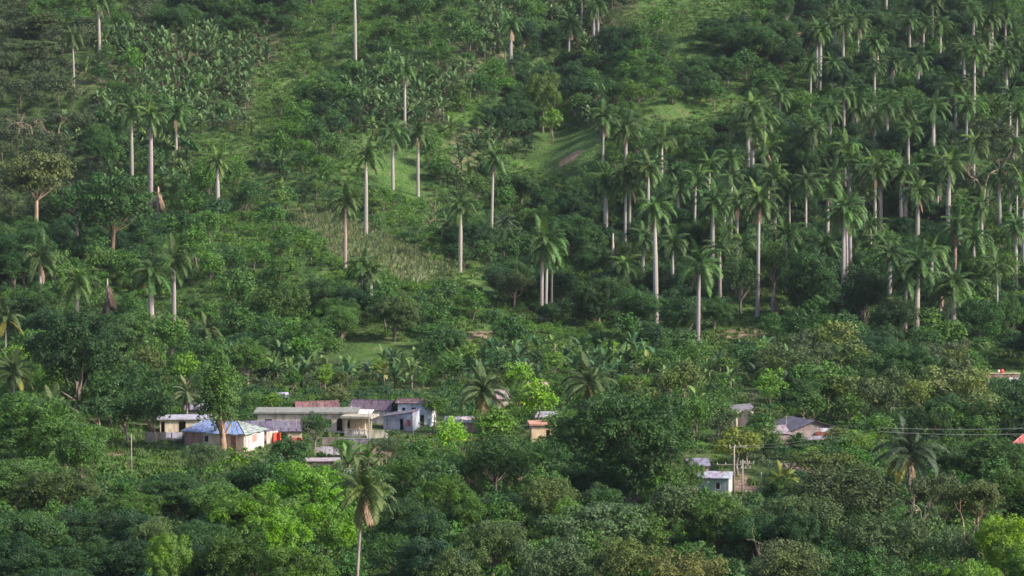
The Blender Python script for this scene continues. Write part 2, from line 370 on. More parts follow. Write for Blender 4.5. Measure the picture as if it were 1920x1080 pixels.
for k, lst in P.items():
    TREES[k] = []
    for p in lst:
        p['crown'] = quads_mesh(k + '_crown', p['V'], p['rn'], M['leaf']); p['tm'] = p['trunk'].mesh(k + '_trunk', M['bark'], True); TREES[k].append(p)
BARE = [bare_proto('bare', 9, 1.0).mesh('bare_branches', M['bark'], True), bare_proto('bare', 8, 1.5, 5).mesh('bare_branches', M['bark'], True)]

def frond_mesh(name, L, e0, droop, n=26, ll=.85, w=.10, hang=.45, mat=None, plume=.5):
    mb = MB(); pts = []; p = np.array([0., 0, 0]); N = 14
    for i in range(N + 1):
        pts.append(p.copy()); t = i / N; e = max(R(e0) - R(droop) * (t ** 1.3), R(-88)); p = p + np.array([math.cos(e), 0, math.sin(e)]) * L / N
    pts = np.array(pts)
    mb.tube(pts[::2], np.linspace(.07, .015, 8), 3, cap=False)
    for k in range(n):
        t = .12 + .88 * (k + .5) / n; f = t * N; i = min(int(f), N - 1); q = pts[i] + (pts[i + 1] - pts[i]) * (f - i); T = pts[i + 1] - pts[i]; T /= np.linalg.norm(T)
        ln = ll * (math.sin(math.pi * min(1, .12 + t * .92)) ** .6 * .85 + .15)
        for s in (-1, 1):
            d = np.array([0, s, 0]) * .85 + T * .55 + np.array([0, 0, rng.uniform(-plume, plume)]); d /= np.linalg.norm(d)
            d2 = d + np.array([0, 0, -hang * 1.6]); d2 /= np.linalg.norm(d2)
            m1 = q + d * ln * .5; m2 = m1 + d2 * ln * .5; W = T * w * .5
            mb.add([q - W, q + W, m1 + W * 1.1, m1 - W * 1.1, m2], [(0, 1, 2, 3), (3, 2, 4)], float(np.clip(rng.normal(.5, .2), 0, 1)))
    return mb.mesh(name, mat or M['leaf'])
RF = {e: [frond_mesh('royal_frond', 6.0, e, dr, n=40, ll=1.25, hang=.8, w=.14, plume=.5) for _ in range(2)] for e, dr in ((82, 40), (66, 95), (45, 120), (20, 108), (-8, 82), (-40, 48))}
CF = {e: [frond_mesh('coconut_frond', 5.4, e, dr, n=40, ll=1.25, w=.13, hang=.95, plume=.25) for _ in range(2)] for e, dr in ((80, 40), (62, 85), (40, 105), (15, 92), (-15, 66), (-60, 28))}
DF = [frond_mesh('dry_frond', 4.4, -60, 26, n=22, ll=.8, w=.2, hang=1, mat=M['dry']) for _ in range(2)]
def trunk_mesh(bulge=.12, r=.40, seg=10, name='palm_trunk'):
    mb = MB(); z = np.linspace(0, 1, seg); rr = r * (1.25 - .35 * z) + bulge * r * np.sin(z * math.pi) - r * .15 * (z > .1)
    mb.tube([(0, 0, a) for a in z], rr, 9); return mb.mesh(name, M['palm_trunk'], True)
RT = [trunk_mesh(.15), trunk_mesh(.35), trunk_mesh(0, .36)]
mb = MB(); mb.tube([(0, 0, 0), (0, 0, .5), (0, 0, 1.2), (0, 0, 1.9)], [.30, .36, .26, .12], 8); SHAFT = mb.mesh('crownshaft', M['shaft'], True)
def join_fronds(spec, name):
    """one mesh of a whole crown, for palms too far to show single fronds"""
    vs = []; fs = []; rs = []; o = 0
    for me, az, s in spec:
        co = np.empty(len(me.vertices) * 3, np.float32); me.vertices.foreach_get('co', co); co = co.reshape(-1, 3) * s
        c, s_ = math.cos(az), math.sin(az); co = np.stack([co[:, 0] * c - co[:, 1] * s_, co[:, 0] * s_ + co[:, 1] * c, co[:, 2]], -1)
        vs += co.tolist(); fs += [tuple(i + o for i in p.vertices) for p in me.polygons]
        a = np.empty(len(me.polygons), np.float32); me.attributes['rnd'].data.foreach_get('value', a); rs += a.tolist(); o += len(co)
    m = bpy.data.meshes.new(name); m.from_pydata(vs, [], fs); m.materials.append(M['leaf'])
    a = m.attributes.new('rnd', 'FLOAT', 'FACE'); a.data.foreach_set('value', rs); m.update(); return m
def royal_spec():
    sp = []; a0 = random.uniform(0, 6)
    for e, cnt in ((82, 2), (66, 5), (45, 6), (20, 6), (-8, 5), (-40, 3)):
        for k in range(cnt): sp.append((random.choice(RF[e]), a0 + 2 * math.pi * (k + random.uniform(-.25, .25)) / cnt + e * .37, random.uniform(.88, 1.08)))
    return sp
RCROWN = [join_fronds(royal_spec(), 'royal_crown') for _ in range(4)]

G_ROYAL = (.062, .118, .034)
def jit(c, a=.15):
    k = random.uniform(1 - a, 1 + a); return tuple(min(1, x * k * random.uniform(1 - a * .4, 1 + a * .4)) for x in c)
def royal_palm(u, top, base, label=None, dead=0, s=None, lean=0, col=None, fancy=None, trunkcol=(1, 1, 1), p=None, nocrown=False):
    x, y, z = p or hit(u, base); d = project(x, y, z)[2]; pm_ = FPX / d
    s = s or random.uniform(.82, 1.08)
    H = max(5, (base - top) / pm_ - 5.2 * s)
    r = root('royal_palm', (x, y, z - .3), label or 'royal palm', 'palm tree', 'royal palms on the hillside')
    r.rotation_euler = (R(random.gauss(0, .3)), R(lean or random.gauss(0, .6)), 0); tw = s * random.uniform(.82, 1.18)
    t = ob('trunk', random.choice(RT), r, scale=(tw, tw, H + .3), col=jit(trunkcol, .2))
    if d < 800 or fancy:
        ob('crownshaft', SHAFT, r, (0, 0, H + .25), scale=(s, s, s))
        c = col or jit(G_ROYAL, .2)
        th_ = random.choice([0, 0, .1, .2, .35]); fresh = random.random() < .4
        for n_, (me, az, k) in enumerate(royal_spec()):
            if random.random() < th_: continue
            ob('frond', me, r, (0, 0, H + 1.6 * s), az, (k * s,) * 3, (.13, .22, .04) if fresh and n_ in (1, 3) else jit(c, .22))
    else: ob('crown', random.choice(RCROWN), r, (0, 0, H + 1.5 * s), random.uniform(0, 6), (s * .86, s * .86, s * .9), col or jit(G_ROYAL, .2))
    for k in range(dead): ob('dry_frond', random.choice(DF), r, (0, 0, H + .9 * s), random.uniform(0, 6), (s,) * 3, label='dry brown hanging frond')
    if label: LAND.append((u, (top + base) / 2, 'the ' + label))
    else: THINGS.append((r, u, (top * .6 + base * .4), ('brown fronded royal palm' if dead else 'royal palm')))
    return r
def coconut_palm(u, ctr, y, label, lean=0, s=1.0, yellow=3, dead=3, base=None, H=None, col=(.065, .10, .035)):
    """ctr: pixel row of the crown centre, at world distance y"""
    q = at_depth(u, ctr, y); gz = float(terrain(q[0], q[1])); H = q[2] - gz
    r = root('coconut_palm', (q[0] - lean, q[1], gz - .3), label, 'palm tree', 'coconut palms among the houses')
    mb = MB(); n = 9; zz = np.linspace(0, H + .3, n); xx = lean * (np.linspace(0, 1, n) ** 1.7)
    mb.tube([(a, 0, b) for a, b in zip(xx, zz)], np.linspace(.22, .14, n), 8); ob('trunk', mb.mesh('coconut_trunk', M['palm_trunk'], True), r, col=(.62, .60, .56))
    a0 = random.uniform(0, 6); c = col
    for e, cnt in ((80, 3), (62, 4), (40, 5), (15, 5), (-15, 4)):
        for k in range(cnt):
            ob('frond', random.choice(CF[e]), r, (lean, 0, H + .3), a0 + 2 * math.pi * (k + random.uniform(-.3, .3)) / cnt + e, (s * random.uniform(.9, 1.08),) * 3, jit(c if e > 0 or random.random() < .4 else (.16, .15, .03), .15))
    for k in range(yellow): ob('frond', random.choice(CF[-60]), r, (lean, 0, H + .1), a0 + 2.1 * k, (s * .85,) * 3, (.18, .165, .05), 'yellowing frond hanging down')
    for k in range(dead): ob('dry_frond', random.choice(DF), r, (lean, 0, H), a0 + 1 + 2.2 * k, (s * .95,) * 3, label='dry brown hanging frond')
    for k in range(5):
        mb = MB(); a = k * 1.3; cx, cy, cz = .35 * math.cos(a), .35 * math.sin(a), -.25
        ring = [(0, .02), (.10, .11), (.18, .1), (.26, .02)]
        mb.tube([(cx, cy, cz - zz_) for zz_, _ in ring], [b for _, b in ring], 6)
        ob('coconut', mb.mesh('coconut', M['shaft'], True), r, (lean, 0, H + .1))
    LAND.append((u, ctr, 'the ' + label)); return r

def banana_leaf(e0, L=2.1, w=.30, droop=70):
    pts = []; p = np.array([0., 0, 0]); N = 7
    for i in range(N + 1):
        pts.append(p.copy()); e = R(e0) - R(droop) * (i / N) ** 1.4; p = p + np.array([math.cos(e), 0, math.sin(e)]) * L / N
    mb = MB()
    for i in range(N):
        def hw(k): t = k / N; return w * (math.sin(math.pi * min(1, t * .93 + .05)) ** .55) if t > .08 else .04
        for s in (-1, 1):
            a, b = pts[i], pts[i + 1]; g = .9 if random.random() < .25 else 1
            mb.add([a, b, b + np.array([0, s * hw(i + 1) * g, .35 * hw(i + 1)]), a + np.array([0, s * hw(i) * g, .35 * hw(i)])], [(0, 1, 2, 3)], .5 + s * .06)
    return mb
BL = [banana_leaf(e, L, .34, dr).mesh('banana_leaf', M['leaf']) for e, L, dr in ((80, 2.2, 25), (65, 2.4, 60), (50, 2.4, 80), (30, 2.2, 85), (5, 1.9, 70))]
def join_any(spec, name, mats):
    vs = []; fs = []; rs = []; mi = []; o = 0
    for me, az, s, z, m in spec:
        co = np.empty(len(me.vertices) * 3, np.float32); me.vertices.foreach_get('co', co); co = co.reshape(-1, 3) * s
        c, s_ = math.cos(az), math.sin(az); co = np.stack([co[:, 0] * c - co[:, 1] * s_, co[:, 0] * s_ + co[:, 1] * c, co[:, 2] + z], -1)
        vs += co.tolist(); fs += [tuple(i + o for i in p.vertices) for p in me.polygons]
        a = np.empty(len(me.polygons), np.float32); me.attributes['rnd'].data.foreach_get('value', a); rs += a.tolist(); mi += [m] * len(a); o += len(co)
    m = bpy.data.meshes.new(name); m.from_pydata(vs, [], fs)
    for x in mats: m.materials.append(x)
    a = m.attributes.new('rnd', 'FLOAT', 'FACE'); a.data.foreach_set('value', rs); m.polygons.foreach_set('material_index', mi); m.update(); return m
mb = MB(); mb.tube([(0, 0, -.3), (0, 0, 1.0), (0, 0, 2.0)], [.17, .14, .08], 6); BSTEM = mb.mesh('banana_stem', M['bark'], True)
def bspec():
    sp = []; a = random.uniform(0, 6)
    for k in range(9): sp.append((BL[min(4, k // 2)], a + k * 2.4 + random.uniform(-.3, .3), random.uniform(.85, 1.15), 1.85, 0))
    return sp
BAN = [join_any(bspec() + [(BSTEM, 0, 1, 0, 1)], 'banana_plant', [M['leaf'], M['bark'], M['dry']]) for _ in range(4)]
G_BAN = (.075, .12, .055)
def banana(u, base, label, s=1.2, col=None, group='banana plants by the village'):
    x, y, z = hit(u, base); r = root('banana_plant', (x, y, z), label, 'banana plant', group, random.uniform(0, 6))
    ob('stem', BSTEM, r, scale=(s,) * 3)
    for me, az, k, zz, m in bspec()[:9]: ob('leaf', me, r, (0, 0, zz * s), az, (k * s,) * 3, jit(col or (.085, .15, .04), .2))
    return r

# ------------------------------------------------------------------ broadleaf trees
CC = dict(dark=(.034, .084, .026), mid=(.056, .128, .029), light=(.092, .195, .028), lime=(.13, .28, .022), grey=(.064, .110, .050), yel=(.115, .165, .045), vdark=(.022, .054, .020), olive=(.072, .112, .034), dull=(.060, .098, .040))
CW = dict(dark='dark green', mid='mid green', light='light green', lime='lime green', grey='grey green', yel='yellowish', vdark='very dark green', olive='olive green', dull='dull green')
def tree(kind, u, vtop, w, vbase=None, y=None, c='mid', label=None, group='broadleaf trees', bark=(1, 1, 1), v=None, p=None, H=None, name='broadleaf_tree', cat='tree'):
    if kind == 'mango' and (label or (y and random.random() < .5)): kind = 'lobed'
    pr = (TREES[kind][v] if v is not None else random.choice(TREES[kind]))
    if p is None:
        if y is None: p = hit(u, vbase)
        else:
            q = at_depth(u, vtop, y); p = (q[0], q[1], float(terrain(q[0], q[1]))); H = q[2] - p[2]
    x, yy, z = p; d = project(x, yy, z)[2]
    if H is None: H = (vbase - vtop) * d / FPX
    W = w * d / FPX
    r = root(name, (x, yy, z - .2), label or 'tree', cat, group, random.uniform(0, 6.28))
    sx = W / (2 * pr['R'] * .97); sz = H / (pr['H'] * .97)
    ob('trunk', pr['tm'], r, scale=(sx, sx, sz), col=bark)
    ob('crown', pr['crown'], r, scale=(sx, sx, sz), col=(lambda k_: (k_[0] * 1.1, k_[1] * 1.03, k_[2] * .92))(jit(CC[c] if isinstance(c, str) else c, .14)))
    if label: LAND.append((u, vtop + w * .4, 'the ' + label))
    else: THINGS.append((r, u, vtop + w * .4, (CW[c] if isinstance(c, str) else 'yellow green' if c[0] > .1 else 'green') + ' ' + {'flat': 'spreading tree', 'midflat': 'spreading tree', 'round': 'rounded tree', 'fine': 'fine-leaved tree', 'bush': 'bush'}.get(kind, 'leafy tree')))
    return r

# ------------------------------------------------------------------ houses
def wall_face(mb, W, z0, z1, ops, th=.14):
    """wall in local x 0..W, y 0..th with real openings; ops (x0,x1,z0,z1,kind)"""
    xs = sorted({0, W, *[o[0] for o in ops], *[o[1] for o in ops]})
    for a, b in zip(xs, xs[1:]):
        zs = [z0]; m = (a + b) / 2; cut = sorted([(o[2], o[3], o) for o in ops if o[0] < m < o[1]])
        for c0, c1, o in cut:
            if c0 > zs[-1] + .01: mb.append((a, b, zs[-1], c0))
            zs.append(c1)
        if z1 > zs[-1] + .01: mb.append((a, b, zs[-1], z1))
def house(name, label, u, v, yaw, W, D, H, wallc, roof, faces, cat='house', p=None, floor=0.15, sink=.6, landmark=True, base_c=None):
    """u,v pixel of the front base centre. faces: {'front': (colour, [(x0,x1,z0,z1,kind,colour)])}; roof (type, rise, over, colour, colour2)"""
    p = p or hit(u, v); r = root(name, p, label, cat, rz=R(yaw))
    if landmark: LAND.append((u, v - 20, 'the ' + label))
    hw = W / 2
    fr = {'front': ((-hw, 0), 0, W), 'right': ((hw, 0), 90, D), 'back': ((hw, D), 180, W), 'left': ((-hw, D), 270, D)}
    for fn, (o, ang, L) in fr.items():
        col, ops = faces.get(fn, (wallc, []))
        a = R(ang); ca, sa = math.cos(a), math.sin(a); cells = []
        wall_face(cells, L, -sink, H, ops)
        mb = MB()
        def tb(x0, x1, y0, y1, z0, z1, m):
            vs = [(x0, y0, z0), (x1, y0, z0), (x1, y1, z0), (x0, y1, z0), (x0, y0, z1), (x1, y0, z1), (x1, y1, z1), (x0, y1, z1)]
            vs = [(o[0] + x * ca - y * sa, o[1] + x * sa + y * ca, z) for x, y, z in vs]
            m.add(vs, [(0, 3, 2, 1), (4, 5, 6, 7), (0, 1, 5, 4), (1, 2, 6, 5), (2, 3, 7, 6), (3, 0, 4, 7)])
        i0, i1 = (.0, L) if ang in (0, 180) else (.142, L - .142)
        for (x0, x1, z0, z1) in cells: tb(max(x0, i0), min(x1, i1), 0, .14, z0, z1, mb)
        ob('wall', mb.mesh('wall', M['wall']), r, col=col)
        for (x0, x1, z0, z1, kind, c) in ops:
            if kind == 'open': continue
            if kind == 'arch':      # rounded head: fill the corners of the opening
                m2 = MB(); w = (x1 - x0) / 2; cx = (x0 + x1) / 2; zc = z1 - w
                for s in (-1, 1):
                    n = 7; arc = [(cx + s * w * math.cos(t), zc + w * math.sin(t)) for t in np.linspace(0, math.pi / 2, n)]
                    for (ax, az), (bx, bz) in zip(arc, arc[1:]):
                        X0, X1 = min(ax, bx), max(ax, bx)
                        if X1 - X0 > .004: tb(X0, X1, .003, .137, min((az + bz) / 2, z1 - .02), z1, m2)
                ob('arch', m2.mesh('arch', M['wall']), r, col=col); continue
            m2 = MB(); f = .07
            tb(x0, x0 + f, -.03, .1, z0, z1, m2); tb(x1 - f, x1, -.03, .1, z0, z1, m2); tb(x0 + f, x1 - f, -.03, .1, z1 - f, z1, m2)
            if kind != 'door': tb(x0 + f, x1 - f, -.03, .1, z0, z0 + f, m2)
            fo = ob('door' if kind == 'door' else 'window', m2.mesh('frame', M['plain']), r, col=c)
            m3 = MB()
            if kind == 'shutter':
                for k in range(7):
                    zz = z0 + f + (z1 - z0 - 2 * f) * k / 7; tb(x0 + f, x1 - f, .02, .05, zz, zz + (z1 - z0 - 2 * f) / 7 - .03, m3)
                ob('shutter', m3.mesh('shutter', M['plain']), fo, col=c)
            elif kind == 'glass': tb(x0 + f, x1 - f, .05, .06, z0 + f, z1 - f, m3); ob('pane', m3.mesh('pane', M['dark']), fo)
            elif kind == 'door': tb(x0 + f, x1 - f, .04, .08, z0, z1 - f, m3); ob('door_leaf', m3.mesh('door_leaf', M['plain']), fo, col=c)
    roof_on(r, roof, hw, D, H)
    return r
def sheets(r, A, B, C, Dd, n, col, name='roof_sheet', th=.05, rust=.2):
    A, B, C, Dd = [np.array(q, float) for q in (A, B, C, Dd)]
    for k in range(n):
        t0, t1 = k / n + .004, (k + 1) / n - .004; dz = np.array([0, 0, .02 * (k % 2) + random.uniform(0, .02)])
        mb = MB(); ea = random.uniform(-.13, .13)
        q = [A + (B - A) * t0, A + (B - A) * t1, Dd + (C - Dd) * t1, Dd + (C - Dd) * t0]; e = (q[0] - q[3]); e = e / (np.linalg.norm(e) + 1e-6) * ea
        q[0] = q[0] + e; q[1] = q[1] + e
        mb.slab([x + dz for x in q], th)
        ob(name, mb.mesh(name, M['metal']), r, col=jit(col, rust))
def roof_on(r, roof, hw, D, H):
    ty, rise, ov, col = roof[:4]; c2 = roof[4] if len(roof) > 4 else col
    n = max(2, int(2 * (hw + ov) / 1.1)); m = max(2, int((D + 2 * ov) / 1.3)); x0, x1, y0, y1 = -hw - ov, hw + ov, -ov, D + ov; z = H - .02; ym = D / 2
    if ty == 'flat':
        mb = MB(); mb.box(x0, x1, y0, y1, H, H + rise); ob('roof', mb.mesh('roof_slab', M['wall']), r, col=col)
    elif ty == 'mono':      # high at the back (rise>0) or along x
        sheets(r, (x0, y0, z + .03), (x1, y0, z + .03), (x1, y1, z + rise), (x0, y1, z + rise), n, col)
        for xx in (-hw, hw - .1): mb = MB(); mb.add([(xx, .14, H - .05), (xx, D, H - .05), (xx, D, H + rise * .9), (xx + .1, .14, H - .05), (xx + .1, D, H - .05), (xx + .1, D, H + rise * .9)], [(0, 1, 2), (5, 4, 3), (0, 3, 4, 1), (1, 4, 5, 2), (2, 5, 3, 0)]); ob('gable', mb.mesh('gable', M['wall']), r, col=c2)
    elif ty == 'monox':     # slopes along x, high to the right
        sheets(r, (x0, y0, z + .03), (x0, y1, z + .03), (x1, y1, z + rise), (x1, y0, z + rise), m + 1, col)
        for yy in (0, D - .1): mb = MB(); mb.add([(-hw, yy, H - .05), (hw, yy, H - .05), (hw, yy, H + rise * .9), (-hw, yy + .1, H - .05), (hw, yy + .1, H - .05), (hw, yy + .1, H + rise * .9)], [(0, 1, 2), (5, 4, 3), (0, 3, 4, 1), (1, 4, 5, 2), (2, 5, 3, 0)]); ob('gable', mb.mesh('gable', M['wall']), r, col=c2)
        mb = MB(); mb.box(hw - .12, hw - .002, .0, D, H - .05, H + rise * .9); ob('wall', mb.mesh('upper_wall', M['wall']), r, col=c2)
    elif ty == 'gable':     # ridge along x
        zr = z + rise
        sheets(r, (x0, y0, z - ov * rise / ym), (x1, y0, z - ov * rise / ym), (x1, ym, zr), (x0, ym, zr), n, col)
        sheets(r, (x1, y1, z - ov * rise / ym), (x0, y1, z - ov * rise / ym), (x0, ym, zr), (x1, ym, zr), n, col)
        for xx in (-hw, hw - .1): mb = MB(); mb.add([(xx, 0, H), (xx, D, H), (xx, ym, H + rise - .05), (xx + .1, 0, H), (xx + .1, D, H), (xx + .1, ym, H + rise - .05)], [(0, 1, 2), (5, 4, 3), (0, 3, 4, 1), (1, 4, 5, 2), (2, 5, 3, 0)]); ob('gable', mb.mesh('gable', M['wall']), r, col=c2)
        mb = MB(); mb.tube([(x0, ym, zr + .04), (x1, ym, zr + .04)], .09, 6); ob('ridge_cap', mb.mesh('ridge_cap', M['metal']), r, col=col)
    elif ty == 'gabley':    # ridge runs away from the camera
        zr = z + rise
        sheets(r, (x0, y1, z), (x0, y0, z), (0, y0, zr), (0, y1, zr), m, col)
        sheets(r, (x1, y0, z), (x1, y1, z), (0, y1, zr), (0, y0, zr), m, col)
        for yy in (0, D - .1): mb = MB(); mb.add([(-hw, yy, H), (hw, yy, H), (0, yy, H + rise - .06), (-hw, yy + .1, H), (hw, yy + .1, H), (0, yy + .1, H + rise - .06)], [(0, 1, 2), (5, 4, 3), (0, 3, 4, 1), (1, 4, 5, 2), (2, 5, 3, 0)]); ob('gable', mb.mesh('gable', M['wall']), r, col=c2)
    elif ty == 'hip':
        zr = z + rise; h = ym * .9; ra, rb = (-hw + h * .6, ym, zr), (hw - h, ym, zr)
        sheets(r, (x0, y0, z), (x1, y0, z), rb, ra, n, col); sheets(r, (x1, y1, z), (x0, y1, z), ra, rb, n, col)
        sheets(r, (x1, y0, z), (x1, y1, z), rb, rb, m, c2); sheets(r, (x0, y1, z), (x0, y0, z), ra, ra, m, col)
        for q0, q1 in (((x1, y0, z), rb), ((x1, y1, z), rb), (ra, rb), ((x0, y0, z), ra)):
            mb = MB(); mb.tube([tuple(np.array(q0) + [0, 0, .05]), tuple(np.array(q1) + [0, 0, .07])], .08, 6); ob('ridge_cap', mb.mesh('ridge_cap', M['metal']), r, col=c2)
def simple(name, label, cat, build, u=None, v=None, p=None, rz=0, mat='plain', col=(1, 1, 1), group=None, land=False):
    """a thing of one piece or of named parts: build(add) where add(part, MB, mat, col)"""
    p = p or hit(u, v); r = root(name, p, label, cat, group, R(rz))
    def add(part, mb, mt=mat, c=col, parent=None, lb=None, smooth=False): return ob(part, mb.mesh(part, M[mt], smooth), parent or r, col=c, label=lb)
    build(add)
    if land: LAND.append((u, v, 'the ' + label))
    return r
BLUE = (.24, .31, .56); PURP = (.12, .11, .15); RUST = (.30, .10, .10); GREY = (.34, .33, .36); CREAM = (.50, .42, .33); WHT = (.60, .59, .60); PEACH = (.72, .50, .38); BRICK = (.36, .20, .17)

# H1: blue roofed house with white end wall
h1 = house('village_house', 'low house with pale blue hipped metal roof and white end wall', 402, 841, -24, 10.4, 6.4, 2.45, BRICK,
      ('hip', 1.5, .45, BLUE, (.24, .30, .29)), {
      'front': (PEACH, [(3.4, 4.2, .9, 2.0, 'glass', WHT), (8.1, 9.0, 0.1, 2.1, 'door', (.35, .12, .10)), (6.2, 6.9, 1.0, 1.9, 'shutter', (.5, .34, .28))]),
      'right': (WHT, [(2.6, 4.0, .9, 2.1, 'shutter', (.55, .25, .22))]), 'left': (BRICK, [])})
mb = MB()
for k in range(9):       # unrendered block panel on the left of the front
    for j in range(5): mb.box(-5.25 + k * .36 + (j % 2) * .1, -5.25 + k * .36 + .34 + (j % 2) * .1, -.035, -.005, .1 + j * .44, .1 + j * .44 + .41)
ob('brick_panel', mb.mesh('brick_panel', M['wall']), h1, col=BRICK)['kind'] = 'stuff'
mb = MB(); mb.box(5.31, 5.34, .2, 2.3, -.4, 2.3); ob('grey_render', mb.mesh('grey_render', M['wall']), h1, col=(.42, .38, .37))
# H2: unfinished flat roofed house behind and left
house('village_house', 'unfinished flat roofed house with dark open doorways behind the blue roof', 356, 812, 6, 9.5, 5, 2.2, (.50, .42, .33), ('flat', .22, .45, (.32, .31, .38)),
      {'front': ((.50, .42, .33), [(.15, .75, 0, 1.9, 'open', 0), (3.0, 4.1, 0, 1.9, 'open', 0)])})
def wl_(add):
    for k in range(12): m = MB(); m.box(-4 + k * .68, -4 + k * .68 + .65, 0, .12, -.4, 1.55 + random.uniform(-.06, .06)); add('panel', m, 'wall', jit((.085, .082, .095), .15))
simple('yard_wall', 'grey sheet yard wall with laundry in front of unfinished house', 'wall', wl_, 320, 829, rz=3)
for k, (uu, cc, lb) in enumerate(((316, (.55, .52, .62), 'small pale cloth hung at the left on the grey yard wall'), (328, (.62, .56, .72), 'lilac cloth hung in the middle of the grey yard wall'), (337, (.60, .58, .62), 'pale cloth hung at the right on the grey yard wall'))):
    def cl(add, k=k, cc=cc):
        m = MB(); n = 5
        for i in range(n): m.box(-.4 + i * .16, -.4 + (i + 1) * .16, -.03 * (i % 2) - .09, -.05 - .03 * (i % 2), .75 + .07 * (i % 3) - .1 * k, 1.6)
        add('cloth', m, 'plain', cc)
    simple('laundry', lb, 'laundry', cl, uu, 830, rz=3, group='laundry on the grey yard wall')
# H3: dark sheet roof shed with orange tarp
house('shed', 'long low shed with dark grey sheet roof beside the blue roof', 512, 829, 4, 9.0, 4.5, 1.7, (.40, .32, .26), ('mono', 1.15, .4, PURP, (.3, .26, .24)),
      {'front': ((.45, .36, .27), [(1.0, 2.2, 0, 1.6, 'open', 0), (5.2, 6.6, 0, 1.5, 'open', 0)])}, cat='shed')
def tarp(w, h, c):
    def f(add):
        m = MB(); n = 7
        for i in range(n):
            y0, y1 = -.2 * math.sin(i * 1.3), -.2 * math.sin((i + 1) * 1.3); x0, x1 = -w / 2 + i * w / n, -w / 2 + (i + 1) * w / n
            m.add([(x0, y0, .1), (x1, y1, .1), (x1 * .85, y1 + .3, h), (x0 * .85, y0 + .3, h), (x0, y0 + .03, .1), (x1, y1 + .03, .1), (x1 * .85, y1 + .33, h), (x0 * .85, y0 + .33, h)], [(0, 1, 2, 3), (7, 6, 5, 4), (3, 2, 6, 7), (0, 4, 5, 1)])
        add('tarpaulin_sheet', m, 'plain', c)
    return f
simple('tarpaulin', 'bright orange red tarpaulin under the eave of the dark shed', 'tarpaulin', tarp(1.5, 1.7, (.62, .06, .025)), 519, 832, rz=8)
simple('tarpaulin', 'dark red tarpaulin right of the orange one behind the small tree', 'tarpaulin', tarp(2.2, 1.1, (.30, .035, .03)), 556, 834, rz=8)
def planks(n, w, h, c, gap=.03):
    def f(add):
        for k in range(n): m = MB(); m.box(k * w / n, (k + 1) * w / n - gap, 0, .05, -.4, h + random.uniform(-.1, .08)); add('plank', m, 'wall', jit(c, .15))
        m = MB(); m.box(0, w, .052, .1, h * .7, h * .7 + .1); add('rail', m, 'wood')
    return f
simple('board_fence', 'short pale upright board fence right of the white end wall', 'fence', planks(6, 2.0, 1.9, (.55, .48, .42)), 500, 832, rz=30)
# H4: long cream house with arched verandah
h4 = house('village_house', 'long cream flat roofed house with arched verandah', 574, 811, 0, 15.6, 6.0, 3.1, CREAM, ('flat', .26, .55, (.20, .20, .185)), {
      'front': ((.54, .47, .40), [(1.2, 2.4, 1.0, 2.2, 'glass', GREY), (11.0, 11.9, .9, 2.2, 'glass', GREY), (12.7, 13.6, .25, 2.3, 'arch', 0), (14.3, 15.1, .25, 2.3, 'arch', 0)])})
def ver(add):
    m = MB(); m.box(0, 3.6, 0, 3.4, -1.2, .12); add('terrace', m, 'wall', (.42, .40, .40))
    m = MB(); m.box(-.5, 4.6, -.6, 3.9, 2.72, 3.08); add('roof', m, 'wall', (.34, .31, .25))
    for xx in (.2, 2.35, 3.3): m = MB(); m.box(xx - .16, xx + .16, .1, .42, .12, 2.72); add('column', m, 'wall', (.64, .49, .33))
    for a, b in ((.36, 2.19),):
        m = MB(); w = (b - a) / 2; cx = (a + b) / 2
        for s in (-1, 1):
            arc = [(cx + s * w * math.cos(t), 1.7 + w * math.sin(t)) for t in np.linspace(0, math.pi / 2, 8)]
            for (ax, az), (bx, bz) in zip(arc, arc[1:]):
                if abs(ax - bx) > .004: m.box(min(ax, bx), max(ax, bx), .14, .38, (az + bz) / 2, 2.715)
        add('arch', m, 'wall', (.64, .49, .33))
    m = MB(); m.box(.0, 3.6, 3.0, 3.2, .12, 2.7); add('wall', m, 'wall', (.60, .47, .33))
    for k in range(12): m = MB(); m.tube([(.1 + k * .31, .05, .12), (.1 + k * .31, .05, .5), (.1 + k * .31, .05, .9)], [.05, .09, .05], 6); add('baluster', m, 'wall', (.70, .64, .60))
    m = MB(); m.box(0, 3.7, -.03, .13, .9, 1.02); add('handrail', m, 'wall', (.74, .66, .58))
q = hit(574, 811)
simple('verandah', 'cream corner verandah with arches and white balustrade on the long house', 'verandah', ver, p=(q[0] + 6.3, q[1] - 3.2, q[2] + .0), rz=-14)
LAND.append((672, 795, 'the arched verandah'))
simple('parapet_wall', 'cream block parapet right of the arched verandah', 'wall', lambda add: [add('wall', (lambda m: (m.box(0, 3.4, 0, .15, -.6, 1.1), m.box(3.25, 3.4, .152, 2.2, -.6, 1.1), m)[-1])(MB()), 'wall', (.50, .46, .38)), add('coping', (lambda m: (m.box(-.04, 3.45, -.05, .2, 1.1, 1.2), m)[-1])(MB()), 'wall', (.50, .46, .38))], 688, 822, rz=0)
simple('retaining_wall', 'grey concrete terrace wall below the arched verandah', 'wall', lambda add: [add('wall', (lambda m: (m.box(-2.2, 2.0, 0, .2, -1, 1.25), m)[-1])(MB()), 'wall', (.24, .22, .26)), add('coping', (lambda m: (m.box(-2.25, 2.05, -.05, .25, 1.25, 1.34), m)[-1])(MB()), 'wall', (.30, .28, .32))], 672, 838, rz=0)
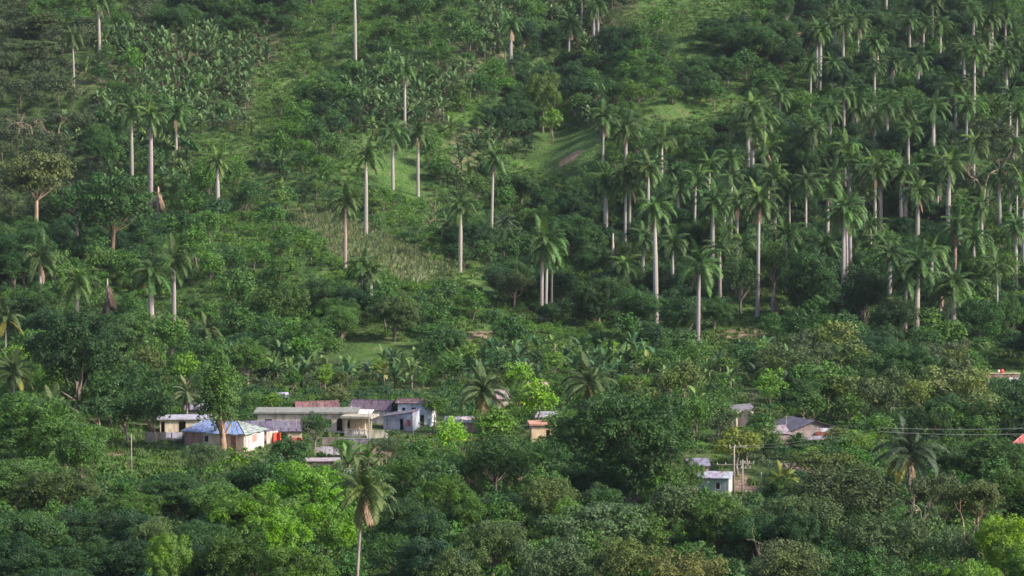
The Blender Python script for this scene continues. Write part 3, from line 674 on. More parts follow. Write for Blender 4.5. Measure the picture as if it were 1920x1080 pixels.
# H5..H8
house('village_house', 'house with rusty red sheet roof behind the long cream house', 598, 793, 12, 6.6, 5.5, 1.9, (.52, .30, .24), ('gable', 1.35, .4, (.15, .08, .08), (.25, .23, .24)), {'front': ((.55, .45, .40), [])})
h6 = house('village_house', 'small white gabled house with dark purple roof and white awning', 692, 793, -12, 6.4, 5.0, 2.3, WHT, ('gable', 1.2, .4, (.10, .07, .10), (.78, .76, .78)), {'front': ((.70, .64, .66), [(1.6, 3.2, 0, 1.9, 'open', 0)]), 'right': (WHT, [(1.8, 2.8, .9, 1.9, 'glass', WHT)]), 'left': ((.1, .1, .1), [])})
mb = MB(); mb.slab([(-2.6, -2.2, 1.75), (.9, -2.2, 1.75), (.9, -.2, 2.25), (-2.6, -.2, 2.25)], .05); ob('awning', mb.mesh('awning', M['metal']), h6, col=(.78, .76, .80))
for xx in (-2.5, .8): mb = MB(); mb.tube([(xx, -2.1, -.3), (xx, -2.1, 1.75)], .05, 6); ob('post', mb.mesh('post', M['wood']), h6)
h7 = house('village_house', 'blue grey wooden plank house with single slope roof and narrow dark door', 746, 807, -14, 4.9, 4.2, 2.25, (.26, .29, .40), ('monox', .95, .35, (.17, .14, .19), (.30, .33, .45)), {'front': ((.25, .27, .38), [(2.75, 3.35, 0, 1.9, 'open', 0), (3.9, 4.6, .75, 1.8, 'shutter', (.30, .10, .12))]), 'right': ((.36, .39, .48), [])})
for k in range(10):
    for (a, b) in ((-2.45, .28), (.95, 1.43)):
        mb = MB(); mb.box(a, b, -.03, -.006, .05 + k * .22, .05 + k * .22 + .2); ob('plank', mb.mesh('plank', M['wall']), h7, col=jit((.24, .26, .37), .1))
house('village_house', 'pale blue white two storey house behind the plank house', 778, 799, -6, 5.6, 5, 3.9, (.64, .68, .80), ('gable', .35, .5, (.10, .055, .055), (.5, .5, .6)), {'front': ((.62, .67, .80), [(.6, 1.3, 2.0, 3.1, 'glass', WHT), (2.2, 3.0, 2.0, 3.1, 'glass', (.4, .3, .32)), (3.6, 4.4, 0, 1.9, 'glass', WHT)]), 'right': ((.76, .74, .78), [])})
simple('balustrade', 'small white balustrade in front of the pale blue house', 'railing', lambda add: [add('baluster', (lambda m: (m.tube([(k * .25, 0, 0), (k * .25, 0, .9)], .06, 6), m)[-1])(MB()), 'wall', WHT) for k in range(9)] + [add('handrail', (lambda m: (m.box(-.1, 2.1, -.07, .07, .9, 1.0), m)[-1])(MB()), 'wall', WHT)], 785, 799)
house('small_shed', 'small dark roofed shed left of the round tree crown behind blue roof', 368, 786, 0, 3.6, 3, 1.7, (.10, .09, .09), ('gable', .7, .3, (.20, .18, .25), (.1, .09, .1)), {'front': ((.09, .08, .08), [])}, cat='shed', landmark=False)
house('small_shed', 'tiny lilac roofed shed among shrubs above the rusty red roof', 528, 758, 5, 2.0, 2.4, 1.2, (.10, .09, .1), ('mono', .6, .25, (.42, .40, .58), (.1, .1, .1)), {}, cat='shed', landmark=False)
house('small_shed', 'low shed with faded grey sheet behind the yellow fronded coconut palm', 868, 812, -4, 6.0, 3.5, 1.7, (.30, .19, .17), ('mono', .6, .3, (.40, .34, .36), (.2, .15, .14)), {'front': ((.30, .20, .18), [(1.5, 3.0, .5, 1.4, 'open', 0)])}, cat='shed')
house('village_house', 'peach house with dark doorway right of the bright mid green trees', 1018, 832, 4, 3.6, 4, 2.9, (.68, .48, .32), ('flat', .3, .35, (.45, .24, .17)), {'front': ((.68, .50, .33), [(2.3, 2.9, .1, 2.2, 'open', 0)])})
house('small_shed', 'grey sheet roof just above the peach house', 1030, 806, -8, 4.2, 3.2, 2.0, (.5, .45, .4), ('mono', .6, .3, (.30, .28, .33), (.3, .28, .28)), {}, cat='shed', landmark=False)
house('village_house', 'house with pinkish grey roof half hidden right of the coconut palm', 962, 772, 18, 5.6, 4.0, 2.4, (.48, .42, .34), ('gable', 1.2, .3, (.26, .21, .23), (.3, .25, .25)), {'front': ((.42, .38, .32), [])})
house('small_shed', 'tiny pink white roof above the lime green tree', 1010, 738, 10, 3.2, 3, 1.2, (.3, .2, .2), ('gable', .6, .25, (.40, .24, .26), (.3, .2, .2)), {}, cat='shed', landmark=False)
simple('rubble_pile', 'whitish rubble heap below the peach house', 'rubble', lambda add: [add('stone', (lambda m, a, b, s: (m.box(a - s, a + s, b - s, b + s, -.2, s * 1.3), m)[-1])(MB(), random.uniform(-1.8, 1.8), random.uniform(-.6, .6), random.uniform(.15, .38)), 'wall', jit((.6, .56, .52), .15)) for _ in range(26)], 1020, 842)
# H12 porch with arches on one thick column
def porch(add):
    m = MB(); m.slab([(-2.6, -1, 2.9), (2.8, -1, 3.3), (2.8, 3, 3.7), (-2.6, 3, 3.3)], .3); add('roof', m, 'wall', (.16, .15, .17))
    m = MB(); m.tube([(-.3, -.6, -.5), (-.3, -.6, 1.8), (-.3, -.6, 2.3), (-.3, -.6, 2.95)], [.24, .24, .36, .9], 8); add('column', m, 'wall', (.70, .62, .52), smooth=True)
    for xx in (-2.3, 2.2): m = MB(); m.tube([(xx, -.6, -.5), (xx, -.6, 1.8), (xx, -.6, 2.9)], [.2, .2, .5], 8); add('column', m, 'wall', (.60, .54, .47), smooth=True)
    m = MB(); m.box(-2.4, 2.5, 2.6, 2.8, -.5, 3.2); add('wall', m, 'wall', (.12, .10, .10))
simple('concrete_porch', 'grey concrete porch slab on flared arched columns', 'porch', porch, 1382, 803, rz=8, land=True)
house('village_house', 'house with broad dark purple gabled roof among the right trees', 1524, 829, 28, 9.0, 6.5, 1.9, (.22, .17, .16), ('gabley', 1.6, .7, (.085, .075, .105), (.17, .14, .14)), {'front': ((.22, .18, .17), [(5.0, 7.6, .7, 1.6, 'shutter', (.22, .05, .045)), (1.4, 2.4, .7, 1.6, 'open', 0)])})
house('small_shed', 'patched grey pink sheet shed adjoining the dark purple gabled roof', 1461, 836, 20, 3.4, 4, 2.0, (.22, .16, .16), ('gable', .9, .3, (.24, .20, .24), (.2, .16, .16)), {'front': ((.22, .17, .17), [])}, cat='shed', landmark=False)
simple('sheet_awning', 'whitish sheet awning on posts right of dark purple gabled roof', 'awning', lambda add: [add('sheet', (lambda m: (m.slab([(-1.4, -.8, 1.8), (1.4, -.8, 1.8), (1.4, .8, 2.2), (-1.4, .8, 2.2)], .05), m)[-1])(MB()), 'metal', (.36, .35, .40))] + [add('post', (lambda m, a: (m.tube([(a, -.7, -.4), (a, -.7, 1.8)], .06, 6), m)[-1])(MB(), a), 'wood') for a in (-1.3, 1.3)], 1556, 830)
simple('sheet_awning', 'long grey sheet awning in front of dark purple gabled roof', 'awning', lambda add: [add('sheet', (lambda m: (m.slab([(-2.4, -.8, 1.2), (2.4, -.8, 1.3), (2.4, .8, 1.7), (-2.4, .8, 1.6)], .05), m)[-1])(MB()), 'metal', (.22, .20, .23))] + [add('post', (lambda m, a: (m.tube([(a, -.7, -.6), (a, -.7, 1.2)], .06, 6), m)[-1])(MB(), a), 'wood') for a in (-2.2, 2.2)], 1540, 838, rz=4)
house('village_house', 'small white block house with pale roof left of the double utility pole', 1336, 930, -14, 4.4, 3.2, 2.5, (.34, .37, .40), ('mono', .5, .35, (.34, .33, .39), (.6, .62, .64)), {'front': ((.30, .38, .38), [(2.6, 3.3, .9, 2.0, 'glass', WHT)]), 'right': ((.45, .44, .46), [])})
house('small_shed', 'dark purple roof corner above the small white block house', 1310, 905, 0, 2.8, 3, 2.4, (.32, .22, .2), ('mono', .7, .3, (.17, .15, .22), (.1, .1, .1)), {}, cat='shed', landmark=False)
house('small_shed', 'rusty red and grey sheet roof behind the yellow green palm shrub', 1515, 915, 6, 6.2, 3.5, 2.2, (.26, .22, .22), ('mono', .9, .3, (.17, .10, .11), (.15, .12, .12)), {}, cat='shed')
house('village_house', 'red roof corner of a house at the right edge', 1936, 868, -10, 5.5, 5, 2.6, (.5, .45, .42), ('hip', 1.3, .5, (.42, .12, .12)), {'front': ((.45, .42, .40), [(.4, 1.4, .5, 1.9, 'open', 0)])})
# corner of a house far left bottom, glimpses of roofs through the trees at the bottom
for k, (uu, vv, yy, w, lb) in enumerate(((221, 999, 372, 1.9, 'lilac white sheet roof glimpsed between the dark bottom left trees'), (174, 998, 374, 1.3, 'small white roof glimpse left of the lilac roof at bottom left'), (133, 1003, 376, .9, 'leftmost tiny white roof glimpse in the dark bottom left trees'), (962, 978, 372, 1.3, 'small bluish roof glimpsed between trees at bottom centre'), (1442, 945, 392, 1.6, 'pale blue sheet near the foot of the double utility pole'))):
    q = at_depth(uu, vv, yy); gz = float(terrain(q[0], q[1]))
    def rf(add, w=w, h=q[2] - gz):
        for i in range(3): m = MB(); a = -w + i * w * .67; m.slab([(a, -1, h - .25), (a + w * .64, -1, h - .25), (a + w * .64, 1, h + .25), (a, 1, h + .25)], .05); add('roof_sheet', m, 'metal', jit((.40, .41, .55), .08))
        m = MB(); m.box(-w * .9, w * .9, -.8, .8, -.3, h - .3); add('wall', m, 'wall', (.30, .28, .28))
    simple('hut', lb, 'hut', rf, p=(q[0], q[1], gz), rz=5)
# yards in front of the long house
simple('sheet_fence', 'pale grey sheet metal panels below the round dark tree', 'fence', lambda add: [add('panel', (lambda m, k: (m.box(k * .95, k * .95 + .9, .02 * (k % 2), .02 * (k % 2) + .04, -.3, 1.35 - .1 * abs(k - 1.5)), m)[-1])(MB(), k), 'metal', jit((.50, .47, .56) if k else (.34, .28, .27), .06)) for k in range(4)], 590, 853)
simple('yard_wall', 'brownish low yard wall under the small tree by the cream house', 'wall', lambda add: [add('wall', (lambda m: (m.box(0, 3.3, 0, .15, -.4, 1.0), m)[-1])(MB()), 'wall', (.26, .20, .20)), add('coping', (lambda m: (m.box(-.05, 3.35, -.05, .2, 1.0, 1.08), m)[-1])(MB()), 'wall', (.30, .25, .25))], 604, 834)
house('small_shed', 'low flat grey brown shed roof below the pale sheet panels', 606, 884, 4, 4.5, 3, 1.5, (.30, .22, .21), ('flat', .12, .3, (.32, .27, .30)), {}, cat='shed', landmark=False)
house('small_shed', 'grey sheet roof behind the fronds of the leaning foreground coconut palm', 640, 905, 2, 6.0, 2.5, 1.3, (.25, .22, .22), ('mono', .4, .3, (.46, .44, .54), (.2, .2, .2)), {}, cat='shed', landmark=False)
for k, (uu, vt, vb) in enumerate(((706, 865, 890), (716, 858, 886), (724, 858, 890), (735, 868, 892), (757, 872, 898))):
    p = hit(uu, vb)
    mb = MB(); h = (vb - vt) / FPX * p[1]; mb.tube([(0, 0, -.3), (.08, 0, h * .5), (-.05, 0, h)], .09, 6)
    tag(ob('fence_post', mb.mesh('fence_post', M['bark']), loc=p, col=(1.5, 1.45, 1.4)), ['leftmost', 'second', 'middle', 'fourth', 'rightmost'][k] + ' of the pale crooked posts right of the foreground coconut palm crown', 'post', 'pale crooked posts by the foreground palm crown')
# low slab with the red bundle at the right
def slabwall(add):
    for k in range(7): m = MB(); m.box(-3.4 + k * 1.0, -3.4 + k * 1.0 + .97, 0, 1.2, -.4, .7); add('block', m, 'wall', jit((.30, .20, .17), .12))
    m = MB(); m.box(-3.5, 3.6, -.1, 1.3, .7, .8); add('slab', m, 'wall', (.36, .34, .22))
p = hit(1878, 708); simple('low_wall', 'long low reddish block wall at the far right under the yellowish trees', 'wall', slabwall, p=p)
def bundle(add):
    m = MB(); m.tube([(.05, 0, 0), (.1, 0, .2), (.28, 0, .5), (.45, 0, .62)], [.34, .42, .36, .15], 8); add('sack', m, 'plain', (.75, .05, .05), smooth=True)
    m = MB(); m.tube([(-.45, 0, .1), (-.47, 0, .35), (-.45, 0, .6)], [.2, .27, .12], 8); add('bag', m, 'plain', (.72, .70, .72), lb='white bag at the left', smooth=True)
simple('bundle', 'bright red and white bundle lying on the low wall at far right', 'bundle', bundle, p=(p[0], p[1] + .6, p[2] + .82))
simple('scrap_heap', 'pale grey sheets lying right of the low reddish wall', 'scrap metal', lambda add: [add('sheet', (lambda m, k: (m.slab([(k * 1.1, -.3, .2 + .1 * k), (k * 1.1 + 1, -.3, .3), (k * 1.1 + .9, .6, .7), (k * 1.1, .6, .8)], .04), m)[-1])(MB(), k), 'metal', jit((.50, .50, .58), .1)) for k in range(2)], 1893, 716)
# poles and wires
def pole(u, vt, vb, label, arms=(), r=.13, col=(.95, .9, .85), y=None):
    p = hit(u, vb) if y is None else (lambda q: (q[0], q[1], float(terrain(q[0], q[1]))))(at_depth(u, vt, y)); d = project(*p)[2]; top = at_depth(u, vt, p[1]); H = top[2] - p[2]
    rr = root('utility_pole', p, label, 'utility pole', 'utility poles')
    mb = MB(); mb.tube([(0, 0, -.4), (0, 0, H)], [r, r * .75], 8); ob('post', mb.mesh('post', M['wood'], True), rr)
    for (dz, w, off) in arms:
        mb = MB(); mb.box(off - w / 2, off + w / 2, -.05, .05, H - dz - .045, H - dz + .045); ob('crossarm', mb.mesh('crossarm', M['wood']), rr)
        for xx in np.linspace(off - w / 2 + .1, off + w / 2 - .1, 4): mb = MB(); mb.tube([(xx, 0, H - dz + .07), (xx, 0, H - dz + .3)], [.05, .07], 6); ob('insulator', mb.mesh('insulator', M['plain']), rr, col=(.6, .58, .56))
    return p, H
p1, H1 = pole(1376, 836, 935, 'taller left post of the double utility pole with wide crossarms', [(.15, 2.4, .5), (2.6, 3.6, -.6), (3.1, 2.0, 1.3)], .14)
p2, H2 = pole(1392, 862, 938, 'shorter right post of the double utility pole', [(.5, 2.0, .6)], .13)
p3, H3 = pole(1413, 741, 770, 'thin pole with small crossarm behind the concrete porch', [(.1, 1.3, 0)], .08)
p4, H4 = pole(247, 814, 912, 'lone slim wooden pole in the green clearing at left', [], .09)
p5, H5 = pole(692, 770, 838, 'slim pale pole standing before the arched verandah', [], .09)
p6, H6 = pole(1474, 780, 830, 'thin pole behind the patched grey pink shed', [], .06)
p7, H7 = pole(775, 772, 822, 'thin dark pole in front of the pale blue white house', [], .07)
p8, H8 = pole(1427, 885, 945, 'short weathered pole right of the double utility pole', [], .10)
LAND.append((1385, 880, 'the double utility pole')); LAND.append((247, 860, 'the slim wooden pole in the clearing'))
def wire(a, b, sag, label, group='power wires'):
    mb = MB(); pts = [tuple(np.array(a) + (np.array(b) - np.array(a)) * t + np.array([0, 0, -4 * sag * t * (1 - t)])) for t in np.linspace(0, 1, 15)]
    mb.tube(pts, .02, 4); tag(ob('power_wire', mb.mesh('power_wire', M['wire'])), label, 'wire', group)
T1 = np.array([p1[0] + .5, p1[1], p1[2] + H1])
wire(T1, at_depth(1650, 802, 392), .5, 'upper wire rising right from the double pole to the coconut palm')
wire(T1 + [0, 0, -.2], at_depth(1650, 809, 392), .7, 'lower wire rising right from the double pole to the coconut palm')
wire(at_depth(1650, 802, 392), at_depth(1990, 800, 400), .3, 'upper wire crossing before the right trees to the right edge')
wire(at_depth(1650, 809, 392), at_depth(1990, 810, 400), .4, 'lower wire crossing before the right trees to the right edge')
wire(T1 + [-2.6, 0, -2.6], at_depth(1200, 905, 420), .5, 'upper wire running left from the double pole')
wire(T1 + [-2.0, 0, -2.9], at_depth(1200, 915, 420), .5, 'lower wire running left from the double pole')
wire(at_depth(1200, 905, 420), at_depth(700, 860, 440), 1.2, 'long thin wire across the centre trees')
wire(p3[:2] + (p3[2] + H3,) if False else (p3[0], p3[1], p3[2] + H3), at_depth(1330, 752, p3[1] + 10), .3, 'thin wire left of the pole behind the porch')

# ------------------------------------------------------------------ palms
rp = royal_palm
rp(187, -22, 112, 'tall royal palm with brown fronds at the top left', dead=3); rp(139, 48, 165, 'royal palm just left of the top left brown fronded palm', dead=1)
rp(248, 185, 360, 'left palm of the three above the pale acacia', dead=1); rp(283, 192, 388, 'middle palm of the three above the pale acacia', dead=4); rp(331, 188, 308, 'right palm of the three above the pale acacia', dead=2)
rp(409, 280, 415, 'royal palm with broad fresh green crown on the left spur', col=(.08, .14, .035)); rp(667, -60, 138, 'very tall bare stemmed royal palm at the top centre left')
rp(958, 25, 132, 'royal palm wrapped in brown fronds at the top centre', dead=6); rp(966, -70, 32); rp(1066, 22, 124, 'left royal palm of the top centre trio', dead=4); rp(1091, -30, 75); rp(1122, -12, 118, 'right royal palm of the top centre trio', dead=1); rp(1113, -5, 70, dead=5)
rp(759, 105, 240, 'slender royal palm above the banana slope', dead=4); rp(737, 220, 378, 'royal palm with one yellow frond above the open grass', dead=1); rp(784, 224, 368, 'royal palm with brown collar above the open grass', dead=4)
rp(686, 262, 443, 'tall royal palm at the top edge of the cornfield'); rp(647, 352, 512, 'royal palm with brownish trunk at the left of the cornfield', dead=3, trunkcol=(.95, .75, .7))
rp(920, 272, 496, 'very tall slightly leaning royal palm beside the dark gully', dead=2, lean=1.5); rp(863, 362, 512, 'royal palm left of the very tall gully palm'); rp(841, 402, 482, s=.7)
rp(1130, 195, 325, 'royal palm on the grassy right bank of the gully', dead=3); rp(1173, 215, 312, dead=2)
rp(1015, 418, 602, 'left stem of the twin royal palms in the centre', dead=2, s=1.1); rp(1023, 424, 601, 'right stem of the twin royal palms in the centre', dead=1, s=1.1); rp(1034, 470, 600, s=.55, trunkcol=(.4, .38, .36))
rp(678, 472, 588, 'left small palm of the pair below the cornfield', s=.85, dead=1); rp(695, 488, 592, 'right small palm of the pair below the cornfield', s=.8)
rp(77, 448, 618, 'royal palm at the far left above the large dark tree', s=1.1, dead=2, fancy=1); rp(145, 492, 650, 'royal palm with drooping fresh fronds behind the large dark tree', s=1.1, col=(.075, .13, .035))
r_ = rp(285, 476, 650, 'royal palm with an orange frond left of the footpath pair', s=1.05); ob('frond', CF[15][0], r_, (-.2, 0, 13.2), R(205), (.5,) * 3, (.45, .16, .02), 'orange dying frond')
rp(326, 452, 634, 'right royal palm of the footpath pair with thick pale trunk', s=1.05, dead=1)
for a in [(1136, 315, 445), (1172, 300, 455), (1180, 312, 452), (1216, 292, 462), (1301, 312, 475), (1336, 348, 500, 1), (1358, 352, 468, 2), (1380, 350, 525, 5), (1552, 330, 470, 1), (1620, 340, 450), (1641, 298, 455, 1), (1651, 300, 432), (1720, 332, 476, 3), (1738, 330, 425), (1756, 300, 430), (1651, 430, 537), (1787, 500, 642), (1763, 512, 628), (1777, 520, 640), (1906, 298, 472), (1919, 322, 516), (1893, 320, 455), (1697, 300, 430),
          (1410, 180, 352), (1418, 186, 306), (1403, 200, 330, 2), (1462, 155, 238), (1522, 213, 330, 2), (1530, 33, 165), (1537, 40, 168, 2), (1561, 98, 183), (1582, 155, 250), (1600, 165, 244), (1605, 178, 242), (1609, 18, 125, 2), (1633, 62, 160), (1638, 56, 162), (1645, 60, 160), (1664, 178, 312, 2), (1672, 98, 178, 4), (1686, 104, 177, 4), (1721, 88, 205, 3), (1731, 24, 95), (1662, -50, 33), (1763, 22, 130, 1), (1777, 145, 242), (1783, 150, 250), (1792, 144, 265), (1799, 68, 165), (1808, 72, 212), (1815, -5, 74), (1826, 74, 255), (1843, 90, 175, 5), (1872, 78, 165), (1904, 60, 132), (1747, 230, 300), (1706, 20, 110), (1584, 248, 350), (1620, 288, 390), (1690, 292, 400, 2), (1370, 272, 400), (1592, 276, 380), (1560, 308, 410), (1762, 282, 380), (1850, 312, 400), (1445, 300, 420), (1270, 330, 440), (1500, 250, 340), (1855, 20, 120), (1885, 10, 100), (1700, 190, 290), (1640, 200, 290), (1900, 250, 350), (1225, 285, 400)]:
    rp(*a[:3], dead=(a[3] if len(a) > 3 else random.choice([0, 1, 1, 2])))
for a in [(1170, 470, 590), (1205, 420, 560), (1262, 430, 570), (1350, 440, 572), (1390, 430, 560, 1), (1475, 410, 545), (1545, 430, 572, 2), (1632, 400, 530), (1668, 450, 590), (1745, 440, 590, 1), (1825, 420, 560), (1870, 470, 610), (1905, 400, 545, 2), (1840, 360, 490), (1330, 290, 420), (1240, 240, 375), (1480, 330, 462), (1440, 300, 440, 1)]: rp(*a[:3], dead=(a[3] if len(a) > 3 else 0))
_pl = []
_rr = random.Random(5)
while len(_pl) < 26:
    uu = _rr.uniform(1350, 1915); vv = _rr.uniform(70, 470)
    if vv < 560 - (uu - 1130) * .9 and uu < 1560 and vv < 300: continue
    if all(math.hypot((uu - a) * 1.0, (vv - b) * .7) > 24 for a, b in _pl): _pl.append((uu, vv)); rp(uu, vv - _rr.uniform(105, 125) * (.8 + vv / 900), vv, dead=_rr.choice([0, 0, 1, 3]))
rp(1231, 358, 615, 'very tall royal palm with red brown collar right of the snag', dead=5); rp(1420, 342, 594, 'royal palm with a yellowish drooping skirt of fronds in the right grove', dead=5, s=1.05)
rp(1308, 456, 660, 'nearest big royal palm standing at the foot of the right grove', s=1.2, dead=1, fancy=1); rp(1511, 318, 476, 'dark royal palm left of the triple trunked group')
rp(1581, 362, 578, 'left palm of the triple trunked group', s=1.08, dead=1, trunkcol=(1, .98, 1)); rp(1588, 372, 560, 'middle palm of the triple trunked group', trunkcol=(.9, .88, 1)); rp(1594, 366, 532, 'right palm of the triple trunked group', dead=2)
rp(1718, 458, 642, 'near royal palm with big crown at the foot of the right grove', s=1.15, fancy=1); rp(1697, 488, 642, 'palm close left of the near big crowned palm', s=.9); rp(1790, 398, 542, 'royal palm with brown fronds and reddish trunk at the right', dead=6, trunkcol=(1, .8, .72)); rp(1876, 308, 468, 'curved grey royal palm near the right edge', dead=2, lean=-2, trunkcol=(.85, .84, .9))
def leaning(u, vc, vb, label, lean):
    p = hit(u, vb); H = (vb - vc) / FPX * p[1]; r = root('young_palm', (p[0], p[1], p[2] - .2), label, 'palm tree', 'royal palms on the hillside')
    mb = MB(); mb.tube([(lean * t ** 1.4, 0, H * t) for t in np.linspace(0, 1, 7)], .2, 7); ob('trunk', mb.mesh('curved_trunk', M['palm_trunk'], True), r, col=(.9, .85, .8))
    for e, c in ((66, 2), (45, 3), (20, 3), (-8, 2)):
        for k in range(c): ob('frond', random.choice(RF[e]), r, (lean, 0, H), random.uniform(0, 6), (.6,) * 3, jit((.12, .14, .04)))
leaning(1696, 570, 645, 'thin curved young palm leaning left at the grove foot', -2.0)
def snag(u, vt, vb, label, r0=.36, col=(1.05, .95, .85), hang=0):
    p = hit(u, vb); H = (vb - vt) / FPX * project(*p)[2]; r = root('dead_palm', (p[0], p[1], p[2] - .3), label, 'dead palm', 'dead palms')
    mb = MB(); mb.tube([(0, 0, 0), (.02, 0, H * .4), (0, .03, H * .8), (.05, 0, H + .3)], [r0 * 1.15, r0 * 1.2, r0 * .85, r0 * .35], 9); ob('trunk', mb.mesh('dead_trunk', M['palm_trunk'], True), r, col=col)
    for k in range(hang): ob('dry_frond', random.choice(DF), r, (.25, -.1, H - 1 - .25 * k), R(-60) + k * .35, (1.15,) * 3, (1, 1, 1), 'reddish brown hanging frond')
    LAND.append((u, (vt + vb) / 2, 'the ' + label))
snag(1149, 437, 545, 'bare pale palm snag without a crown'); snag(202, 522, 625, 'dead palm trunk with reddish brown fronds hanging down', hang=14)
snag(297, 350, 408, 'short reddish palm stump below the three palms', .42, (1.0, .75, .65), 3); snag(1559, 26, 54, 'short pale snag at the upper right', .4); snag(145, 400, 497, 'reddish bare palm stem under the dark canopy', .33, (.95, .72, .62))
snag(1449, 545, 592, 'grey broken stump on the dark grove floor', .42, (.75, .66, .66), 2); snag(1241, 25, 45, 'tiny pale stem on the top edge', .3); snag(1603, 270, 300, 'short pale stub in the upper right grove', .3, (1, .9, .8))
snag(1824, 420, 398 + 42, 'split reddish stump at right', .6, (1, .72, .6)) if False else None
coconut_palm(905, 735, 462, 'coconut palm with long yellow brown hanging fronds in the village', yellow=5, dead=6, s=1.0)
coconut_palm(1105, 722, 475, 'coconut palm with wide arching fronds above the big dark tree', yellow=4, dead=2, s=1.08)
coconut_palm(682, 922, 318, 'leaning coconut palm with yellowing fronds in the foreground', lean=.9, yellow=4, dead=7, s=.86, col=(.085, .125, .035))
coconut_palm(1705, 852, 400, 'large dark green coconut palm by the wires at the right', yellow=0, dead=2, s=1.18, col=(.05, .075, .04))
coconut_palm(100, 775, 420, 'coconut palm with pale fronds showing behind the left edge tree', yellow=1, dead=0, s=.85)
coconut_palm(350, 740, 475, 'small coconut palm between the dark trees left of the village', yellow=2, dead=1, s=.65, col=(.10, .13, .06))
coconut_palm(10, 600, 560, 'coconut palm crown cut by the left edge', yellow=0, dead=0, s=.9); coconut_palm(25, 700, 470, 'lower coconut palm crown at the left edge', yellow=0, dead=0, s=.85)
coconut_palm(945, 420, 720, 'small dark coconut palm right of the very tall gully palm', yellow=0, dead=1, s=.85, col=(.05, .075, .04)); coconut_palm(390, 622, 560, 'small greyish palm right of the footpath pair', yellow=2, dead=1, s=.8)
coconut_palm(1470, 905, 392, 'low yellow green palm shrub in front of the rusty sheet roof', yellow=0, dead=0, s=.6, col=(.15, .19, .035)); coconut_palm(1480, 735, 500, 'small coconut palm above the concrete porch', yellow=0, dead=0, s=.75, col=(.05, .08, .04))
coconut_palm(640, 905, 398, 'small pale palm left of the foreground coconut palm', yellow=1, dead=0, s=.5, col=(.12, .15, .06)); coconut_palm(1510, 925, 385, 'small dark feathery palm right of the yellow green palm shrub', yellow=0, dead=0, s=.5, col=(.05, .08, .03))

# ------------------------------------------------------------------ trees, listed from the photograph
T = tree
# middle distance
T('mango', 145, 588, 205, 790, c='vdark', v=0, label='large very dark green tree at left below the palms')
T('column', 413, 672, 104, 848, c='mid', v=0, label='tall narrow tree standing in front of the blue roof', bark=(1.6, 1.25, 1.05))
T('mid', 287, 715, 96, 832, c='dark', v=0, label='dark tree on twin reddish trunks at the yard wall', bark=(1.6, 1.25, 1.05))
T('fine', 592, 772, 74, 842, c='dark', v=0, label='small dark feathery tree before the cream house')
T('round', 541, 812, 100, 905, c='dark', label='round dense dark green tree below the sheds')
T('fine', 378, 830, 105, 905, c='grey', v=1, label='grey green bush in front of the blue roofed house'); T('bush', 447, 838, 85, 893, c='light', v=0, label='light green bush below the white end wall'); T('bush', 294, 848, 20, 872, c='light', v=1, label='lone small round bush in the green clearing')
T('mid', 235, 740, 110, 830, c='dark', v=1, label='dark shrubby tree between the big dark tree and village'); T('mid', 200, 690, 90, 800, c='dark')
T('fine', 640, 822, 60, 862, c='mid', v=1); T('mid', 735, 742, 55, 790, c='mid', v=0); T('mid', 475, 730, 60, 778, c='mid', v=1); T('mid', 512, 735, 50, 780, c='light', v=0); T('mid', 548, 745, 50, 778, c='mid', v=2); T('mid', 625, 722, 70, 770, c='olive', v=0); T('mid', 815, 735, 70, 800, c='mid', v=1); T('bush', 800, 790, 50, 815, c='dark', v=0); T('bush', 735, 800, 50, 826, c='dark', v=1); T('bush', 655, 818, 45, 838, c='light', v=1)
for a_ in [(880, 640, 70, 700, 'light', 0), (1040, 655, 60, 712, 'light', 1), (1140, 640, 55, 690, 'lime', 2), (990, 640, 50, 690, 'olive', 0), (1225, 660, 70, 725, 'mid', 1), (1300, 655, 60, 700, 'olive', 2), (1430, 640, 80, 700, 'light', 0), (1360, 665, 60, 715, 'mid', 1), (1480, 660, 70, 720, 'mid', 0), (710, 668, 45, 712, 'light', 2), (640, 690, 45, 735, 'olive', 1), (1205, 700, 60, 755, 'light', 2), (1010, 655, 45, 700, 'dark', 0), (410, 640, 60, 700, 'mid', 1), (370, 650, 60, 705, 'light', 0), (30, 640, 90, 720, 'light', 1), (15, 720, 80, 790, 'mid', 2)]: T('mid', *a_[:4], c=a_[4], v=a_[5])
T('bush', 1322, 905, 50, 948, c='mid', v=0); T('bush', 1405, 915, 55, 958, c='dark', v=1); T('mid', 1345, 918, 60, 975, c='light', v=2); T('bush', 1450, 905, 50, 950, c='mid', v=2)
T('mid', 845, 778, 78, 868, c='lime', v=2, label='bright lime green tree right of the plank house'); T('mid', 800, 830, 95, 905, c='mid', v=0, label='darker shrub left below the lime green tree')
T('mid', 928, 758, 112, 860, c='light', v=1, label='bright green tree right of the yellow fronded coconut palm'); T('mid', 1010, 712, 95, 812, c='lime', v=0, label='lime green tree left of the wide fronded coconut palm'); T('mid', 974, 676, 62, 735, c='lime', v=2)
T('fine', 930, 815, 150, 935, c='dark', v=0, label='wide grey green dark tree below the coconut palm'); T('mango', 1175, 738, 255, 960, c='dark', v=0, label='largest dark tree of the centre right with deep gaps')
T('mango', 1085, 775, 110, 900, c='mid', v=1, label='sunlit tree on the left flank of the largest dark tree')
T('midflat', 1385, 806, 118, 890, c=(.14, .19, .035), v=0, label='yellow green tree behind the double utility pole'); T('mid', 1450, 798, 60, 862, c='mid', v=2); T('mid', 1500, 812, 60, 862, c='dark', v=0); T('mid', 1432, 765, 70, 850, c='mid', v=1); T('mid', 1300, 740, 80, 835, c='mid', v=2); T('mid', 1245, 760, 70, 850, c='dark', v=0)
